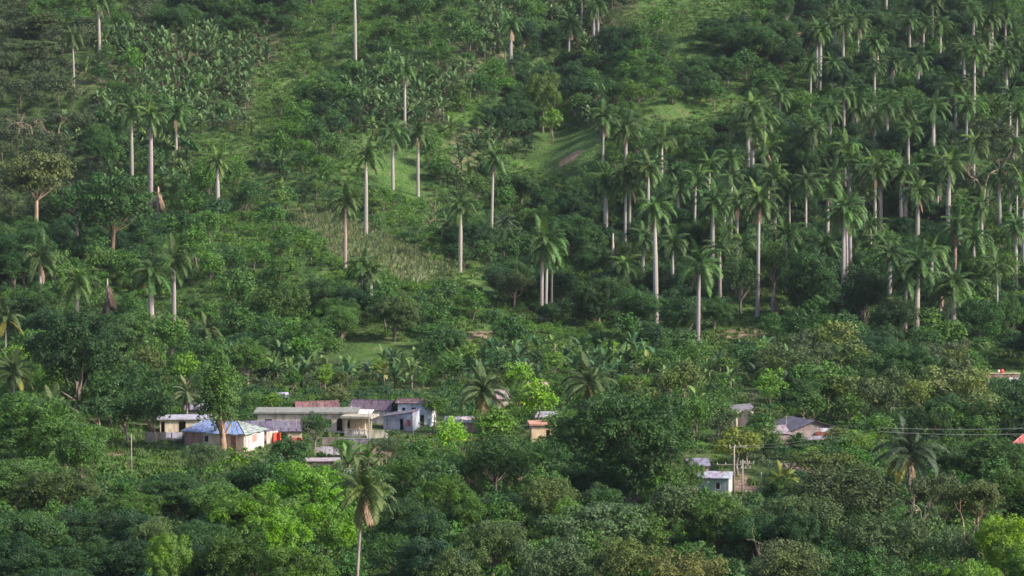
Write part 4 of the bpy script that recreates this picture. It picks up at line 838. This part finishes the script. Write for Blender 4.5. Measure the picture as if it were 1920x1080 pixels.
T('midflat', 1572, 600, 100, 690, c=(.12, .16, .05), v=1, label='pale yellowish feathery tree below the right grove'); T('mid', 1600, 640, 110, 720, c='olive', v=0); T('mango', 1700, 645, 115, 760, c='dark', v=0, label='dark round tree right of the pale feathery tree')
T('midflat', 1790, 690, 150, 780, c=(.13, .165, .055), v=0, label='broad pale yellowish tree near the right edge'); T('midflat', 1615, 705, 120, 790, c=(.115, .16, .045), v=1, label='yellowish feathery tree above the dark purple roof'); T('midflat', 1845, 735, 110, 820, c=(.11, .155, .05), v=1)
T('mango', 520, 525, 140, 650, c=(.05, .105, .025), v=1, label='fresh green round mango tree on the left slope', bark=(1.5, 1.4, 1.2)); T('mango', 480, 560, 90, 650, c='mid', v=0)
T('flat', 70, 285, 170, 462, c=(.085, .12, .045), v=0, label='pale acacia with spreading flat crown and whitish trunk', bark=(1.8, 1.6, 1.3)); T('flat', 215, 318, 165, 502, c='dark', v=1, label='dark spreading tree on a tall tan trunk pair', bark=(1.05, .85, .68)); T('flat', 130, 350, 120, 450, c='dark', v=0)
T('mango', 1018, 138, 72, 250, c=(.075, .14, .03), v=0, label='vine covered bright tree above the dark gully'); T('mid', 1035, 200, 60, 265, c='light', v=1); T('fine', 965, 508, 85, 577, c=(.05, .075, .035), v=0, label='rounded dark tree left of the twin royal palms')
T('mid', 345, 600, 80, 660, c='yel', v=0, label='yellowish vine covered shrub at the foot of the footpath palms'); T('bush', 262, 596, 70, 645, c='light', v=2); T('flat', 60, 75, 120, 125, c='dull', v=0); T('flat', 80, 20, 110, 80, c='dull', v=1)
T('fine', 1450, 455, 95, 560, c='mid', v=1, label='green leafy tree left of the triple trunked palms'); T('mango', 1520, 475, 130, 610, c='dark', v=0, label='dark spreading tree in the right grove'); T('mango', 1620, 500, 110, 630, c='vdark', v=1); T('mango', 1405, 50, 110, 130, c='dark', v=1)
T('mango', 1195, 545, 110, 640, c='dark', v=0); T('mango', 1120, 520, 100, 615, c='dark', v=1); T('mango', 1190, 455, 90, 545, c=(.045, .085, .025), v=1); T('mango', 1280, 560, 100, 650, c='dark', v=0); T('mango', 1110, 460, 80, 540, c='dark', v=0); T('fine', 1890, 560, 80, 650, c='mid', v=0, label='mid green tree at the right edge above the low wall')
T('fine', 1390, 480, 90, 590, c='dark', v=0); T('mango', 1850, 470, 110, 560, c='mid', v=1); T('mango', 1680, 560, 90, 650, c='vdark', v=0); T('mango', 1840, 560, 90, 655, c='dark', v=1); T('mango', 1340, 560, 70, 620, c='dark', v=0)
T('mid', 700, 640, 90, 645 + 5, c='mid', v=0) if False else None
T('mango', 465, 640, 90, 720, c='mid', v=0); T('mango', 580, 600, 90, 690, c='mid', v=1); T('mango', 740, 555, 110, 640, c=(.05, .09, .028), v=0); T('mango', 640, 575, 90, 650, c='mid', v=1); T('mango', 840, 610, 90, 690, c='dark', v=0); T('mid', 945, 600, 60, 660, c='mid', v=0)
# foreground, standing on the valley floor below the frame or near its lower edge
T('mango', 60, 742, 225, y=408, c='mid', v=0, label='large mid green tree filling the left edge beside the clearing'); T('mango', 150, 795, 130, y=402, c='mid', v=1); T('mango', 30, 860, 210, y=385, c='mid', v=1); T('mango', 110, 880, 170, y=378, c=(.055, .095, .030), v=0)
T('fine', 40, 955, 210, y=345, c='dark', v=0); T('mango', 170, 960, 160, y=352, c='vdark', v=0); T('mango', 250, 925, 120, y=372, c='mid', v=1); T('mango', 330, 892, 170, y=380, c='dark', v=0, label='dark green tree below the grey green bush'); T('mango', 250, 1010, 160, y=335, c='vdark', v=1); T('mango', 90, 1030, 200, y=325, c='vdark', v=0)
T('mango', 405, 905, 140, y=370, c='mid', v=1); T('fine', 300, 970, 110, y=340, c=(.09, .14, .05), v=1, label='pale olive green small tree at the bottom left'); T('mango', 380, 985, 140, y=338, c='dark', v=0); T('mango', 320, 1000, 90, y=322, c='light', v=1)
T('mango', 575, 872, 185, y=362, c=(.085, .21, .020), v=0, label='brightest green large tree at the bottom left of centre'); T('mango', 470, 912, 170, y=352, c=(.08, .18, .020), v=1); T('mango', 610, 945, 140, y=342, c=(.08, .19, .02), v=1); T('mango', 515, 958, 150, y=332, c=(.09, .20, .02), v=0); T('mango', 440, 1000, 140, y=322, c=(.05, .105, .022), v=0); T('mango', 560, 1030, 150, y=315, c=(.06, .13, .02), v=1)
T('fine', 770, 850, 110, y=395, c='mid', v=0); T('fine', 735, 820, 90, y=425, c='grey', v=1, label='mixed grey green shrub below the arched verandah'); T('fine', 770, 935, 140, y=360, c='dark', v=1); T('fine', 745, 1000, 140, y=335, c='dark', v=0)
T('mango', 828, 892, 135, y=368, c=(.045, .11, .018), v=0, label='vivid dark green lobed tree at the bottom centre'); T('mango', 875, 925, 85, y=362, c=(.045, .11, .018), v=1); T('mango', 945, 925, 130, y=372, c='vdark', v=0)
T('fine', 1030, 895, 130, y=365, c=(.075, .12, .035), v=0, label='yellowish mid green tree left of the largest dark tree foot'); T('mango', 1060, 930, 70, y=358, c='light', v=1)
T('fine', 925, 975, 130, y=335, c=(.07, .11, .045), v=1, label='pale grey green tree at the bottom centre'); T('fine', 850, 1025, 150, y=318, c=(.07, .11, .04), v=0); T('flat', 1120, 945, 230, y=338, c='grey', v=0, label='grey green tree with a long bare limb at the bottom', bark=(1.8, 1.5, 1.2)); T('fine', 1040, 1010, 170, y=318, c='grey', v=0); T('fine', 1180, 1010, 170, y=318, c='olive', v=1)
T('flat', 1255, 905, 165, y=355, c='dull', v=1, bark=(1.7, 1.6, 1.4)); T('mango', 1345, 925, 180, y=352, c=(.055, .11, .028), v=1, label='leafy mid green tree below the double utility pole'); T('fine', 1300, 1035, 190, y=312, c=(.11, .135, .045), v=0, label='yellow olive tree at the bottom right of centre')
T('fine', 1585, 872, 260, y=358, c=(.052, .078, .034), v=0, label='huge greyish olive tree at the bottom right'); T('fine', 1500, 930, 170, y=348, c='dull', v=1); T('fine', 1660, 965, 190, y=335, c='dull', v=0); T('fine', 1480, 1015, 190, y=315, c=(.075, .105, .045), v=1, bark=(1.8, 1.7, 1.5)); T('fine', 1600, 1030, 200, y=318, c='dark', v=0)
T('fine', 1760, 890, 130, y=362, c=(.06, .09, .042), v=1, bark=(1.9, 1.7, 1.5), label='greyish tree with pale limbs below the dark coconut palm'); T('flat', 1835, 900, 130, y=358, c=(.065, .095, .035), v=0, bark=(1.8, 1.5, 1.2)); T('fine', 1790, 985, 130, y=332, c='grey', v=0)
T('mango', 1885, 968, 130, y=328, c=(.12, .235, .018), v=0, label='vivid lime green tree at the bottom right corner'); T('mango', 1830, 1050, 120, y=312, c=(.12, .235, .018), v=1, label='lower vivid lime green crown at the bottom right'); T('mango', 1930, 1020, 110, y=322, c='light', v=0)
T('mango', 1870, 820, 130, y=405, c='dark', v=1); T('mango', 1775, 835, 90, y=412, c='dark', v=0); T('mango', 1905, 880, 110, y=375, c='mid', v=1); T('mid', 1650, 770, 80, 850, c='mid', v=1); T('mid', 1600, 805, 90, y=428, c='light', v=2); T('mid', 1520, 840, 90, y=415, c='mid', v=0); T('mid', 1560, 830, 80, y=418, c='dark', v=1); T('mid', 1912, 735, 60, 800, c='vdark', v=1)
T('mid', 1240, 870, 100, y=385, c='mid', v=0); T('mango', 1290, 860, 70, y=392, c='mid', v=1); T('fine', 880, 850, 90, y=400, c='mid', v=1); T('fine', 700, 880, 90, y=392, c='dark', v=1); T('mid', 1060, 840, 60, y=425, c='mid', v=1)
def bare(u, vt, w, vb, label, k=0, col=(1.5, 1.35, 1.2), y=None):
    p = hit(u, vb) if y is None else (lambda q: (q[0], q[1], float(terrain(q[0], q[1]))))(at_depth(u, vt, y)); d = p[1]
    H = (vb - vt) / FPX * d if y is None else at_depth(u, vt, y)[2] - p[2]
    r = root('bare_tree', p, label, 'bare tree', 'bare branched trees', random.uniform(0, 6)); me = BARE[k]
    zs = max(v.co.z for v in me.vertices); xs = max(max(abs(v.co.x), abs(v.co.y)) for v in me.vertices); s = w / FPX * d / (2 * xs)
    ob('branches', me, r, scale=(s, s, H / zs), col=col); LAND.append((u, (vt + vb) / 2, 'the ' + label))
bare(816, 352, 44, 445, 'greyish leafless tree right of the open grass'); bare(783, 500, 36, 542, 'tiny whitish leafless tree below the cornfield', 1, (2, 1.9, 1.9)); bare(1845, 270, 130, 410, 'wide leafless grey pink tree near the right edge', 1, (1.7, 1.4, 1.3)); bare(60, 200, 110, 290, 'leafless tan limbed tree at the upper left edge', 1); bare(110, 215, 90, 300, 'second leafless tan tree below the top left palms', 0)
bare(345, 85, 60, 140, 'leafless forked tree among the upper banana rows', 1); bare(1445, 985, 90, 0, 'pale leafless branch forks above the bottom right trees', 1, (2, 1.9, 1.8), y=322); bare(1808, 935, 100, 0, 'tan leafless limbs right of the greyish tree', 0, (1.9, 1.5, 1.2), y=345); bare(1730, 900, 60, 0, 'pale forked branches below the dark coconut palm', 1, (2, 1.9, 1.8), y=356)
bare(875, 838, 50, 0, 'thin pale branches right of the lime green tree', 0, (2, 1.9, 1.7), y=398); bare(1455, 380, 40, 480, 'twiggy tree behind the yellow skirted palm', 0); bare(460, 375, 26, 412, 'small pale forked shrub on the left spur', 1, (1.8, 1.7, 1.6))
for a in [(575, 722, 1), (660, 716, 0), (690, 722, 2), (720, 728, 3), (772, 730, 0), (600, 735, 2), (545, 722, 0), (520, 715, 1), (780, 700, 0), (1150, 690, 2), (1130, 668, 1), (1180, 700, 0), (1215, 712, 3), (1390, 712, 0), (1420, 725, 2), (900, 690, 1), (945, 700, 0), (1060, 690, 2), (1085, 700, 1), (1040, 672, 0), (1350, 700, 2), (1330, 722, 1), (1250, 705, 3), (1280, 718, 0), (1170, 725, 1), (1310, 780, 0), (1325, 800, 1), (1250, 740, 0), (720, 700, 1), (860, 705, 0), (1010, 695, 0), (1370, 740, 1), (1450, 715, 2), (1480, 700, 1), (1850, 690, 0), (1700, 790, 0), (1780, 795, 1), (1055, 828, 0)]:
    d = ['broad pale banana plant', 'upright green banana plant', 'dark drooping banana plant', 'yellowish banana plant'][a[2]]
    r = banana(a[0], a[1], '', 1.35 if a[2] != 2 else 1.2, [(.11, .18, .05), (.085, .15, .045), (.05, .09, .05), (.17, .19, .05)][a[2]]); THINGS.append((r, a[0], a[1] - 15, d))
banana(690, 893, 'banana plant with tall leaves behind the foreground coconut crown', 1.4); banana(655, 908, 'banana plant left of the foreground coconut crown', 1.5)

# ------------------------------------------------------------------ plants that fill the slopes
def candidates(step, y0=285, y1=1050, margin=.215):
    ys = np.arange(y0, y1, step); out = []
    for y in ys:
        xs = np.arange(-margin * y - 8, margin * y + 8, step); xx = xs + rng.uniform(-.48, .48, len(xs)) * step; yy = y + rng.uniform(-.48, .48, len(xs)) * step
        out.append(np.stack([xx, yy], -1))
    q = np.concatenate(out); z = terrain(q[:, 0], q[:, 1]); return np.column_stack([q, z])
def where(q, hgt):
    u, v, d = project(q[:, 0], q[:, 1], q[:, 2]); c = cell(u + rng.uniform(-10, 10, len(q)), v - hgt / 2 * FPX / d + rng.uniform(-8, 8, len(q))); return u, v, d, c
NO_TREE = [(1835, 1925, 695, 775), (160, 430, 840, 960), (1610, 1800, 835, 985), (1290, 1450, 885, 1000), (640, 760, 850, 960), (540, 860, 405, 585), (1400, 1500, 555, 600)]
NO_ROOF = [(612, 800, 642, 694), (690, 800, 290, 372), (1225, 1290, 196, 218), (900, 1010, 588, 624), (1000, 1110, 612, 646), (1000, 1120, 245, 330), (850, 930, 525, 590), (290, 730, 800, 862), (730, 835, 780, 830), (995, 1050, 800, 850), (1345, 1420, 775, 812), (1440, 1600, 805, 852), (1300, 1370, 905, 945), (1370, 1440, 890, 950), (585, 690, 850, 905), (1470, 1560, 895, 925), (1845, 1915, 695, 722), (180, 420, 815, 905), (635, 760, 775, 800), (840, 900, 800, 815)]
def clear(u, v):
    k = ~strip(u, v, 4) | (rng.random(len(u)) < .22)
    for a, b, c, d in NO_ROOF: k &= ~((u > a) & (u < b) & (v > c) & (v < d))
    return k
# banana plantation plants
q = candidates(3.3); u, v, d, c = where(q, 2.5)
dens = (c == 'b') * np.where(v > 640, .4, .95) * np.where(np.sin(q[:, 0] / 9) + np.sin(q[:, 1] / 13 + q[:, 0] / 21) > -.75, 1, .25)
k = (rng.random(len(q)) < dens) & (v < 735) & clear(u, v); qb, ub, vb_ = q[k], u[k], v[k]
inside = (ub > -5) & (ub < 1925) & (vb_ > 0)
near = np.argsort(qb[:, 1]); ind = [i for i in near if inside[i]][:255]
ind_set = set(ind)
PATCH = [(0, 560, 0, 400, 'upper left banana plantation'), (560, 900, 0, 260, 'banana grove on the upper centre slope'), (900, 1300, 0, 330, 'banana grove at the top centre'), (800, 1100, 240, 420, 'banana clump beside the gully')]
for i in ind:
    x, y, z = qb[i]; uu, vv = ub[i], vb_[i]; nm = next((p[4] for p in PATCH if p[0] <= uu < p[1] and p[2] <= vv < p[3]), 'belt above the village')
    s = random.uniform(1.05, 1.55); o = ob('banana_plant', random.choice(BAN), loc=(x, y, z), rz=random.uniform(0, 6.28), scale=(s, s, s), col=jit((.052, .11, .042) if random.random() < .7 else (.11, .18, .055), .25))
    tag(o, 'banana plant with torn grey green leaves in the ' + nm, 'banana plant', 'banana plants of the ' + nm)
rest_b = np.array([i for i in range(len(qb)) if i not in ind_set])

# broadleaf fill trees: the nearest as things, the others as one wood
q = candidates(5.6); u, v, d, c = where(q, 6)
pr = np.zeros(len(q))
for ch, w in (('d', .80), ('D', .75), ('m', .42), ('a', .62), ('y', .5), ('l', .07), ('b', .10), ('g', .03)): pr[c == ch] = w
nt = np.ones(len(q), bool)
for a_, b_, c_, d_ in NO_TREE: nt &= ~((u > a_) & (u < b_) & (v > c_) & (v < d_))
ok = (rng.random(len(q)) < pr) & nt & clear(u, v) & ~((u > 290) & (u < 900) & (v > 740) & (v < 880)) & ~((v > 560) & (v < 650) & (u > 1340) & (u < 1500))
q, u, v, d, c = q[ok], u[ok], v[ok], d[ok], c[ok]
vis = (u > 0) & (u < 1920) & (v > 15) & (v < 1010)
order = [i for i in np.argsort(d) if vis[i] and q[i, 1] > 400][:185]
oset = set(order); woods = {'d': [], 'm': [], 'a': []}
for i in range(len(q)):
    ch = c[i]; g = 'a' if ch in 'ay' else ('d' if ch in 'dD' else 'm')
    if i in oset:
        kd = {'d': random.choice(['mid', 'mid', 'fine', 'mango', 'midflat']), 'm': random.choice(['mid', 'mid', 'fine']), 'a': 'midflat'}[g]
        H = random.uniform(4.0, 8.4) * (1 if g != 'd' else 1.12); W = H * random.uniform(.85, 1.15)
        if q[i, 1] > 720: H *= .85; W *= .95
        if q[i, 1] < 470: H *= .8
        col = {'d': random.choice(['dark', 'dark', 'vdark', 'mid']), 'm': random.choice(['mid', 'olive', 'light', 'mid']), 'a': random.choice(['dull', 'olive', 'yel' if ch == 'y' else 'dull'])}[g]
        dd = d[i]; T(kd, float(u[i]), float(v[i] - H * FPX / dd), W * FPX / dd, c=col, p=tuple(map(float, q[i])), H=H, bark=(1.3, 1.2, 1.1))
    else: woods[g].append(q[i])

# ---- geometry node scatters (uncountable cover)
def joined(pr, mats, name, s=1):
    V = pr['V'].reshape(-1, 3) * s; n0 = len(V); n = n0 // 4; tv = np.array(pr['trunk'].v) * s
    m = bpy.data.meshes.new(name); fs = [(4 * i, 4 * i + 1, 4 * i + 2, 4 * i + 3) for i in range(n)] + [tuple(j + n0 for j in f) for f in pr['trunk'].f]
    m.from_pydata(V.tolist() + tv.tolist(), [], fs)
    for x in mats: m.materials.append(x)
    a = m.attributes.new('rnd', 'FLOAT', 'FACE'); a.data.foreach_set('value', list(pr['rn']) + [.5] * len(pr['trunk'].f))
    m.polygons.foreach_set('material_index', [0] * n + [1] * len(pr['trunk'].f)); m.update(); return m
def scatter(name, pts, scl, protos, kind='stuff', label=None, tilt=.06):
    N = len(pts)
    if N == 0: return
    me = bpy.data.meshes.new(name); me.vertices.add(N); me.vertices.foreach_set('co', np.asarray(pts, np.float32).reshape(-1))
    a = me.attributes.new('rot', 'FLOAT_VECTOR', 'POINT'); rr = np.column_stack([rng.normal(0, tilt, N), rng.normal(0, tilt, N), rng.uniform(0, 6.283, N)]); a.data.foreach_set('vector', rr.astype(np.float32).reshape(-1))
    a = me.attributes.new('scl', 'FLOAT_VECTOR', 'POINT'); a.data.foreach_set('vector', np.asarray(scl, np.float32).reshape(-1))
    a = me.attributes.new('idx', 'INT', 'POINT'); a.data.foreach_set('value', rng.integers(0, len(protos), N).astype(np.int32))
    cc = bpy.data.collections.new(name + '_kinds')
    for i, m in enumerate(protos): o = bpy.data.objects.new('%s_kind' % name, m); cc.objects.link(o)
    ng = bpy.data.node_groups.new(name, 'GeometryNodeTree'); ng.interface.new_socket('Geometry', in_out='INPUT', socket_type='NodeSocketGeometry'); ng.interface.new_socket('Geometry', in_out='OUTPUT', socket_type='NodeSocketGeometry')
    n, l = ng.nodes, ng.links; gi = n.new('NodeGroupInput'); go = n.new('NodeGroupOutput'); iop = n.new('GeometryNodeInstanceOnPoints'); ci = n.new('GeometryNodeCollectionInfo')
    ci.inputs['Collection'].default_value = cc; ci.inputs['Separate Children'].default_value = True; ci.inputs['Reset Children'].default_value = True
    def na(nm, ty): x = n.new('GeometryNodeInputNamedAttribute'); x.data_type = ty; x.inputs['Name'].default_value = nm; return x.outputs['Attribute']
    l.new(gi.outputs[0], iop.inputs['Points']); l.new(ci.outputs[0], iop.inputs['Instance']); iop.inputs['Pick Instance'].default_value = True
    l.new(na('idx', 'INT'), iop.inputs['Instance Index']); l.new(na('rot', 'FLOAT_VECTOR'), iop.inputs['Rotation']); l.new(na('scl', 'FLOAT_VECTOR'), iop.inputs['Scale']); l.new(iop.outputs[0], go.inputs[0])
    o = ob(name, me); md = o.modifiers.new('scatter', 'NODES'); md.node_group = ng; tag(o, label, name.replace('_', ' '), kind=kind); return o
S = {'dark': leaf_mat('foliage_dark', [(.018, .048, .020), (.032, .080, .024), (.052, .112, .028), (.026, .064, .030), (.040, .100, .024)]),
     'mid': leaf_mat('foliage_mid', [(.030, .080, .024), (.050, .120, .028), (.085, .155, .030), (.040, .095, .036), (.075, .175, .026), (.045, .11, .026)]),
     'light': leaf_mat('foliage_light', [(.070, .155, .026), (.095, .19, .028), (.06, .13, .028)]),
     'dull': leaf_mat('foliage_dull', [(.055, .085, .035), (.075, .10, .045), (.05, .08, .04)]),
     'ban': leaf_mat('banana_leaves', [(.050, .10, .035), (.080, .145, .055), (.12, .19, .07), (.065, .12, .045)]),
     'grass': leaf_mat('grass_blades', [(.044, .092, .020), (.064, .122, .026), (.10, .135, .045)]),
     'corn': leaf_mat('corn_leaves', [(.06, .12, .04), (.10, .145, .05), (.16, .155, .075), (.07, .12, .045)])}
SB = pm('stems', (.16, .13, .10), (.08, .065, .05), 2, .9)
def us(q, a, b, f=.2): s = rng.uniform(a, b, (len(q), 1)); return np.repeat(s, 3, 1) * rng.uniform(1 - f, 1 + f, (len(q), 3))
for g, mt, kd in (('d', 'dark', ['mid', 'mango']), ('m', 'mid', ['mid']), ('a', 'dull', ['midflat'])):
    if not woods[g]: continue
    w = np.array(woods[g]); pro = [joined(p, [S[mt], SB], mt + '_tree', .8 if k == 'mango' else 1) for k in kd for p in TREES[k]]
    f = np.where((w[:, 1] < 560)[:, None], .75, 1.0)
    scatter('distant_woodland', w - [0, 0, .3], us(w, .75, 1.5) * f * (.72 if g == 'd' else .95), pro, label={'d': 'dark green woodland trees packed over the upper slope', 'm': 'mid green small trees mixed over the slope', 'a': 'dull green feathery trees across the upper slope'}[g])
# bushes
q = candidates(2.3); u, v, d, c = where(q, 1.5); cl = clear(u, v); r_ = rng.random(len(q))
fore = (v > 905)
lot = ~((u > 290) & (u < 900) & (v > 745) & (v < 880))
def sel(chs, p, extra=None):
    k = np.isin(c, list(chs)) & (r_ < p) & cl & lot
    return q[k if extra is None else k & extra]
bd = [joined(p, [S['dark'], SB], 'dark_bush') for p in TREES['bush']]; bm_ = [joined(p, [S['mid'], SB], 'mid_bush') for p in TREES['bush']]; bl = [joined(p, [S['light'], SB], 'light_bush') for p in TREES['bush'] + TREES['carpet']]; bu = [joined(p, [S['dull'], SB], 'dull_bush') for p in TREES['bush']]
w = sel('dD', .62); scatter('undergrowth', w, us(w, .6, 1.25), bd, label='dark undergrowth bushes between the trees')
w = sel('m', .50); scatter('shrubs', w, us(w, .5, 1.35), bm_, label='mid green shrubs covering the slope')
w = np.concatenate([sel('l', .8), sel('m', .68)[-0:][:0]]); scatter('vine_cover', w - [0, 0, .3], us(w, .55, 1.15), bl, label='bright green vines and low shrubs over the slope')
w = sel('ayb', .36); scatter('scrub', w, us(w, .5, 1.1), bu, label='dull green scrub between banana plants and acacias')
k = (c == 'm') & (r_ > .60) & (r_ < .76) & cl & lot; scatter('bright_shrubs', q[k], us(q[k], .5, 1.1), bl, label='light green shrubs dotted over the slope')
w = sel('gh', .055); scatter('low_shrubs', w, us(w, .35, .7), bm_ + bl, label='small shrubs dotted over the open grass')
# village shrubs, kept low
k = (~lot) & cl & (rng.random(len(q)) < .55) & (v < 800); scatter('village_shrubs', q[k], us(q[k], .6, 1.1), bm_ + bd, label='shrubs around the village houses')
k = (~lot) & cl & (rng.random(len(q)) < .42) & (v >= 800); scatter('garden_shrubs', q[k], us(q[k], .4, .8), bm_ + bl, label='low garden shrubs before the village houses')
cr = []
for a, b, w_ in (((395, 425), (470, 432), 5), ((470, 432), (560, 455), 6), ((560, 455), (640, 500), 7), ((640, 505), (760, 540), 8), ((760, 540), (880, 560), 12), ((850, 580), (1000, 620), 14), ((1000, 620), (1150, 648), 10), ((600, 585), (820, 600), 8)):
    for _ in range(150):
        t = rng.random(); p_ = hit(a[0] + (b[0] - a[0]) * t + rng.normal(0, 5), a[1] + (b[1] - a[1]) * t + rng.normal(0, w_ * .5)); cr.append(p_)
cr = np.array(cr); scatter('crest_vines', cr - [0, 0, .3], us(cr, .4, .85), bl, label='bright green low growth along the crest of the left spur')
q2 = candidates(1.6, 400, 1000); u2, v2, d2, c2 = where(q2, 0); k2 = strip(u2, v2) & (rng.random(len(q2)) < .55); scatter('strip_vines', q2[k2] - [0, 0, .3], us(q2[k2], .18, .42, .3), bl, label='soft bright vines carpeting the open strips of the slope')
# remaining bananas
bp = []
for b in BAN: m = b.copy(); m.materials[0] = S['ban']; m.materials[1] = SB; bp.append(m)
if len(rest_b): scatter('banana_grove', qb[rest_b], us(qb[rest_b], 1.1, 1.6, .1), bp, label='banana plants massed over the upper slopes')
# grass and corn
def tuft(nb, h, w, spread, mat, name):
    mb = MB()
    for _ in range(nb):
        a = rng.uniform(0, 6.28); rr = spread * rng.uniform(0, 1); x, y = rr * math.cos(a), rr * math.sin(a); b = rng.uniform(0, 6.28); L = rng.uniform(.2, .6) * h; hh = h * rng.uniform(.6, 1.1)
        dx, dy = math.cos(b), math.sin(b); px, py = -dy * w, dx * w
        mb.add([(x - px, y - py, -.1), (x + px, y + py, -.1), (x + dx * L * .4 + px, y + dy * L * .4 + py, hh * .7), (x + dx * L * .4 - px, y + dy * L * .4 - py, hh * .7), (x + dx * L, y + dy * L, hh)], [(0, 1, 2, 3), (3, 2, 4)], float(rng.random()))
    return mb.mesh(name, mat)
gt = [tuft(46, .5, .07, 1.1, S['grass'], 'grass_tuft') for _ in range(3)]
q = candidates(1.7, 300, 1000); u, v, d, c = where(q, 0)
k = (np.isin(c, ['g']) & (rng.random(len(q)) < .8)) | (np.isin(c, ['l', 'm', 'h', 'b']) & (rng.random(len(q)) < .3)); k &= clear(u, v) | (v > 812)
k |= strip(u, v, 8); sc_ = us(q[k], .5, 1.35, .35); scatter('grass', q[k], sc_, gt, label='lush grass tufts over the clearings', tilt=.15)
k = (~np.isin(c, ['g'])) & (u > 180) & (u < 420) & (v > 840) & (v < 905); scatter('meadow_grass', q[k], us(q[k], .5, 1.1), gt, label='bright grass in the clearing before the blue roofed house', tilt=.15)
ct = [tuft(10, 1.5, .05, .25, S['corn'], 'corn_plant') for _ in range(3)]
q = candidates(1.15, 620, 780); u, v, d, c = where(q, .5); k = (c == 'c') & (rng.random(len(q)) < .75); scatter('corn_crop', q[k], us(q[k], .7, 1.15), ct, label='pale drying corn crop on the rounded slope')

# ------------------------------------------------------------------ relational labels
LAND += [(760, 440, 'the pale cornfield'), (470, 790, 'the blue roofed house'), (590, 785, 'the long cream house'), (1510, 55, 'the bare red brown earth patch'), (760, 330, 'the open grass with three palms'), (1000, 330, 'the dark gully'), (1390, 620, 'the grey soil patch on the grove floor'), (250, 600, 'the curved footpath'), (1300, 30, 'the grassy top edge clearing'), (1220, 200, 'the upper grassy clearing'), (700, 662, 'the flat meadow above the village'), (470, 230, 'the bright vine covered strip'), (1385, 780, 'the concrete porch'), (1520, 805, 'the dark purple gabled roof'), (1880, 693, 'the red and white bundle'), (1440, 220, 'the paired royal palms of the upper right'), (1000, -90, 'the top edge centre'), (1990, -90, 'the top right corner'), (-60, -90, 'the top left corner'), (-60, 1130, 'the bottom left corner'), (1990, 1130, 'the bottom right corner'), (-60, 400, 'the left edge'), (1990, 400, 'the right edge')]
DIRS = ['right of', 'upper right of', 'above', 'upper left of', 'left of', 'lower left of', 'below', 'lower right of']
ORD = ['closest', 'second closest', 'third closest', 'fourth closest', 'fifth closest', 'sixth closest', 'seventh closest', 'eighth closest', 'ninth closest', 'tenth closest', 'eleventh closest', 'twelfth closest', 'thirteenth closest', 'fourteenth closest', 'fifteenth closest', 'sixteenth closest', 'seventeenth closest', 'eighteenth closest']
SHORT = [(a, b, c) for a, b, c in LAND if len(c.split()) <= 7]
buck = {}
for o, uu, vv, ph in THINGS:
    best = sorted(SHORT, key=lambda L: math.hypot(L[0] - uu, L[1] - vv) + len(L[2]) * .6 + (25 if math.hypot(L[0] - uu, L[1] - vv) < 12 else 0))[0]
    an = math.degrees(math.atan2(best[1] - vv, uu - best[0])) % 360; dr = DIRS[int(((an + 22.5) % 360) // 45)]
    buck.setdefault((ph, dr, best[2]), []).append((math.hypot(best[0] - uu, best[1] - vv), o))
for (ph, dr, lm), lst in buck.items():
    lst.sort(key=lambda t: t[0])
    for i, (_, o) in enumerate(lst):
        pre = (ORD[i] + ' ' if len(lst) > 1 and i < 18 else ('outer ' if i >= 18 else '')); s = f'{pre}{ph} {dr} {lm}'; w = s.split()
        if len(w) > 16: s = ' '.join(w).replace(' and ', ' ').replace(' the ', ' '); s = ' '.join(s.split()[:16])
        o['label'] = s
# ------------------------------------------------------------------ haze
if HAZE:
    mb = MB(); mb.box(-1700, 1700, -1600, 2750, -9, 190); hz = mb.mesh('haze', M['wire']); hz.materials.clear()
    m = bpy.data.materials.new('haze'); m.use_nodes = True; n, l = nodes_of(m); n.clear(); out = n.new('ShaderNodeOutputMaterial'); pv = n.new('ShaderNodeVolumePrincipled')
    pv.inputs['Color'].default_value = (.80, .88, 1, 1); pv.inputs['Density'].default_value = HAZE; pv.inputs['Anisotropy'].default_value = .1; l.new(pv.outputs[0], out.inputs['Volume']); hz.materials.append(m)
    tag(ob('haze', hz), 'thin bluish air over the valley', kind='stuff')
scene.cycles.filter_width = 1.6; scene.cycles.max_bounces = 5; scene.cycles.diffuse_bounces = 3; scene.cycles.transmission_bounces = 2; scene.cycles.volume_bounces = 0; scene.cycles.caustics_reflective = False; scene.cycles.caustics_refractive = False
